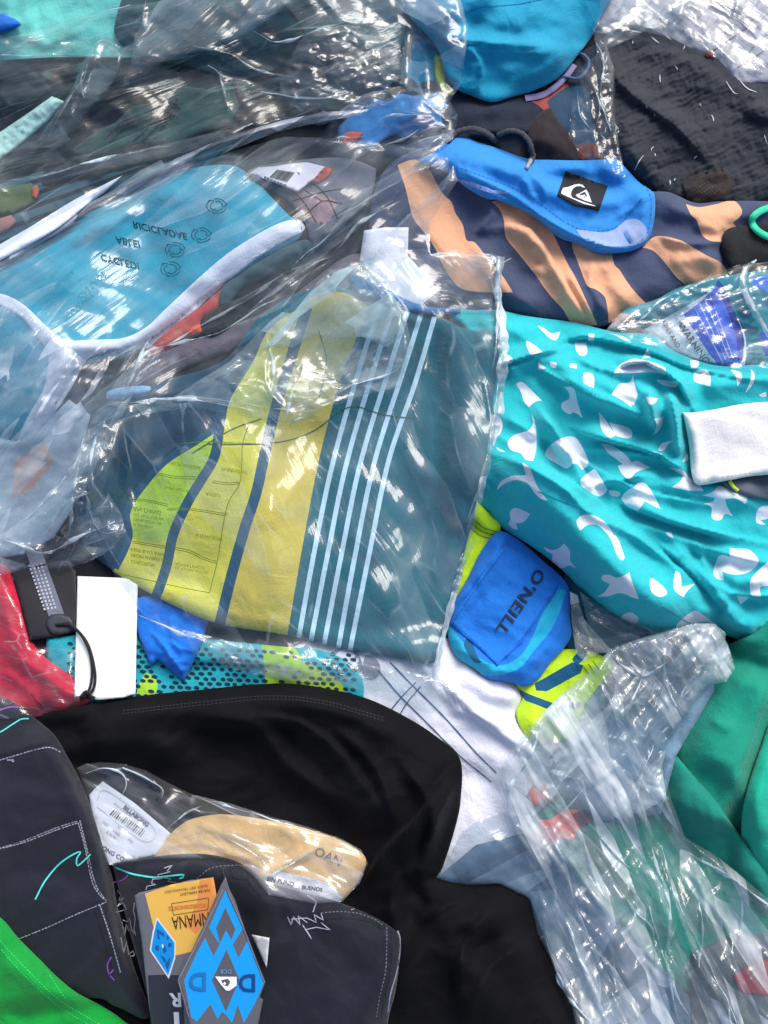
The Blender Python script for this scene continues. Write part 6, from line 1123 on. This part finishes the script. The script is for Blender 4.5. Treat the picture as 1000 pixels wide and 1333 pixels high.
# big crumpled bag, lower right
f2 = bag((), 'blue_grey_film_flap', [(568, 1142), (585, 1115), (600, 1085), (625, 1065), (655, 1055), (690, 1060), (740, 1090), (800, 1150), (840, 1220), (870, 1300), (900, 1490), (820, 1490), (760, 1330), (700, 1215), (690, 1170), (650, 1150), (610, 1152)], 'smooth bluish grey film flap at the lower centre beside the black garment', film(0.30, white='#93abc4', patch=0.3, ang=-30, an=2), amp=3.5, lam=50, ang=50, an=2.4, seed=230, puff=(8, 12))
L_big = [[(855, 1080), (872, 1140), (895, 1200), (925, 1260), (960, 1333)], [(835, 1040), (850, 1110), (872, 1180), (868, 1250), (885, 1333)], [(758, 1085), (772, 1140), (790, 1170), (800, 1178)], [(765, 1070), (800, 1110), (820, 1130)], [(722, 1096), (730, 1115), (738, 1122)], [(810, 1160), (830, 1190), (850, 1210), (855, 1260)], [(812, 1165), (826, 1190), (820, 1212)], [(910, 1175), (914, 1215), (910, 1260)], [(960, 1140), (966, 1180), (962, 1225)], [(895, 1110), (940, 1135), (1000, 1178)], [(660, 1060), (668, 1020), (690, 985), (705, 940)], [(790, 845), (815, 870), (840, 880), (870, 860)], [(868, 840), (865, 880), (880, 920)], [(710, 1220), (735, 1290), (770, 1333)], [(850, 970), (830, 1030), (838, 1060)], [(845, 1180), (880, 1290), (905, 1333)], [(925, 1270), (945, 1300), (950, 1333)], [(740, 1210), (765, 1270), (790, 1310)], [(880, 1205), (870, 1230), (880, 1260)], [(800, 905), (790, 935), (808, 950)], [(840, 870), (826, 905), (815, 930)]]
big = bag(L_big, 'big_crumpled_clear_bag', [(700, 935), (730, 905), (770, 870), (795, 845), (830, 832), (870, 822), (905, 812), (930, 812), (945, 824), (944, 842), (957, 870), (945, 888), (920, 892), (905, 915), (880, 945), (862, 970), (858, 990), (868, 1008), (874, 1040), (892, 1090), (930, 1112), (965, 1140), (1000, 1170), (1140, 1250), (1140, 1490), (780, 1490), (745, 1310), (722, 1262), (708, 1220), (700, 1160), (680, 1110), (655, 1050), (648, 1010), (665, 975)],
     'big crumpled clear polythene bag sprawling over the lower right', film(0.23, gloss=1.3, bump=0.95, white='#e8f2f8', ang=60, an=3.0, patch=0.95, cs=1.5), amp=10, lam=34, ang=62, an=2.3, seed=231, blur=8, puff=(16, 14), step=2.7,
     folds=[([(850, 1090), (880, 1180), (910, 1260), (960, 1333)], 7, 14, 'L'), ([(820, 1010), (840, 1100), (870, 1200), (880, 1330)], 9, 12), ([(720, 1090), (770, 1160), (800, 1200)], 6, 9), ([(930, 830), (880, 900), (830, 960), (800, 1020)], 14, 14), ([(870, 830), (850, 880), (800, 940)], 10, 10), ([(680, 960), (660, 1010), (665, 1060)], 7, 9), ([(880, 1060), (940, 1130), (1000, 1180)], 7, 10), ([(735, 1190), (760, 1260), (790, 1320)], 7, 10), ([(900, 1120), (920, 1180), (918, 1230)], 5, 8), ([(850, 1000), (870, 1060), (860, 1100)], 8, 9)])
creases(big, L_big, 3.2, milk=0.55, dome=2.6)
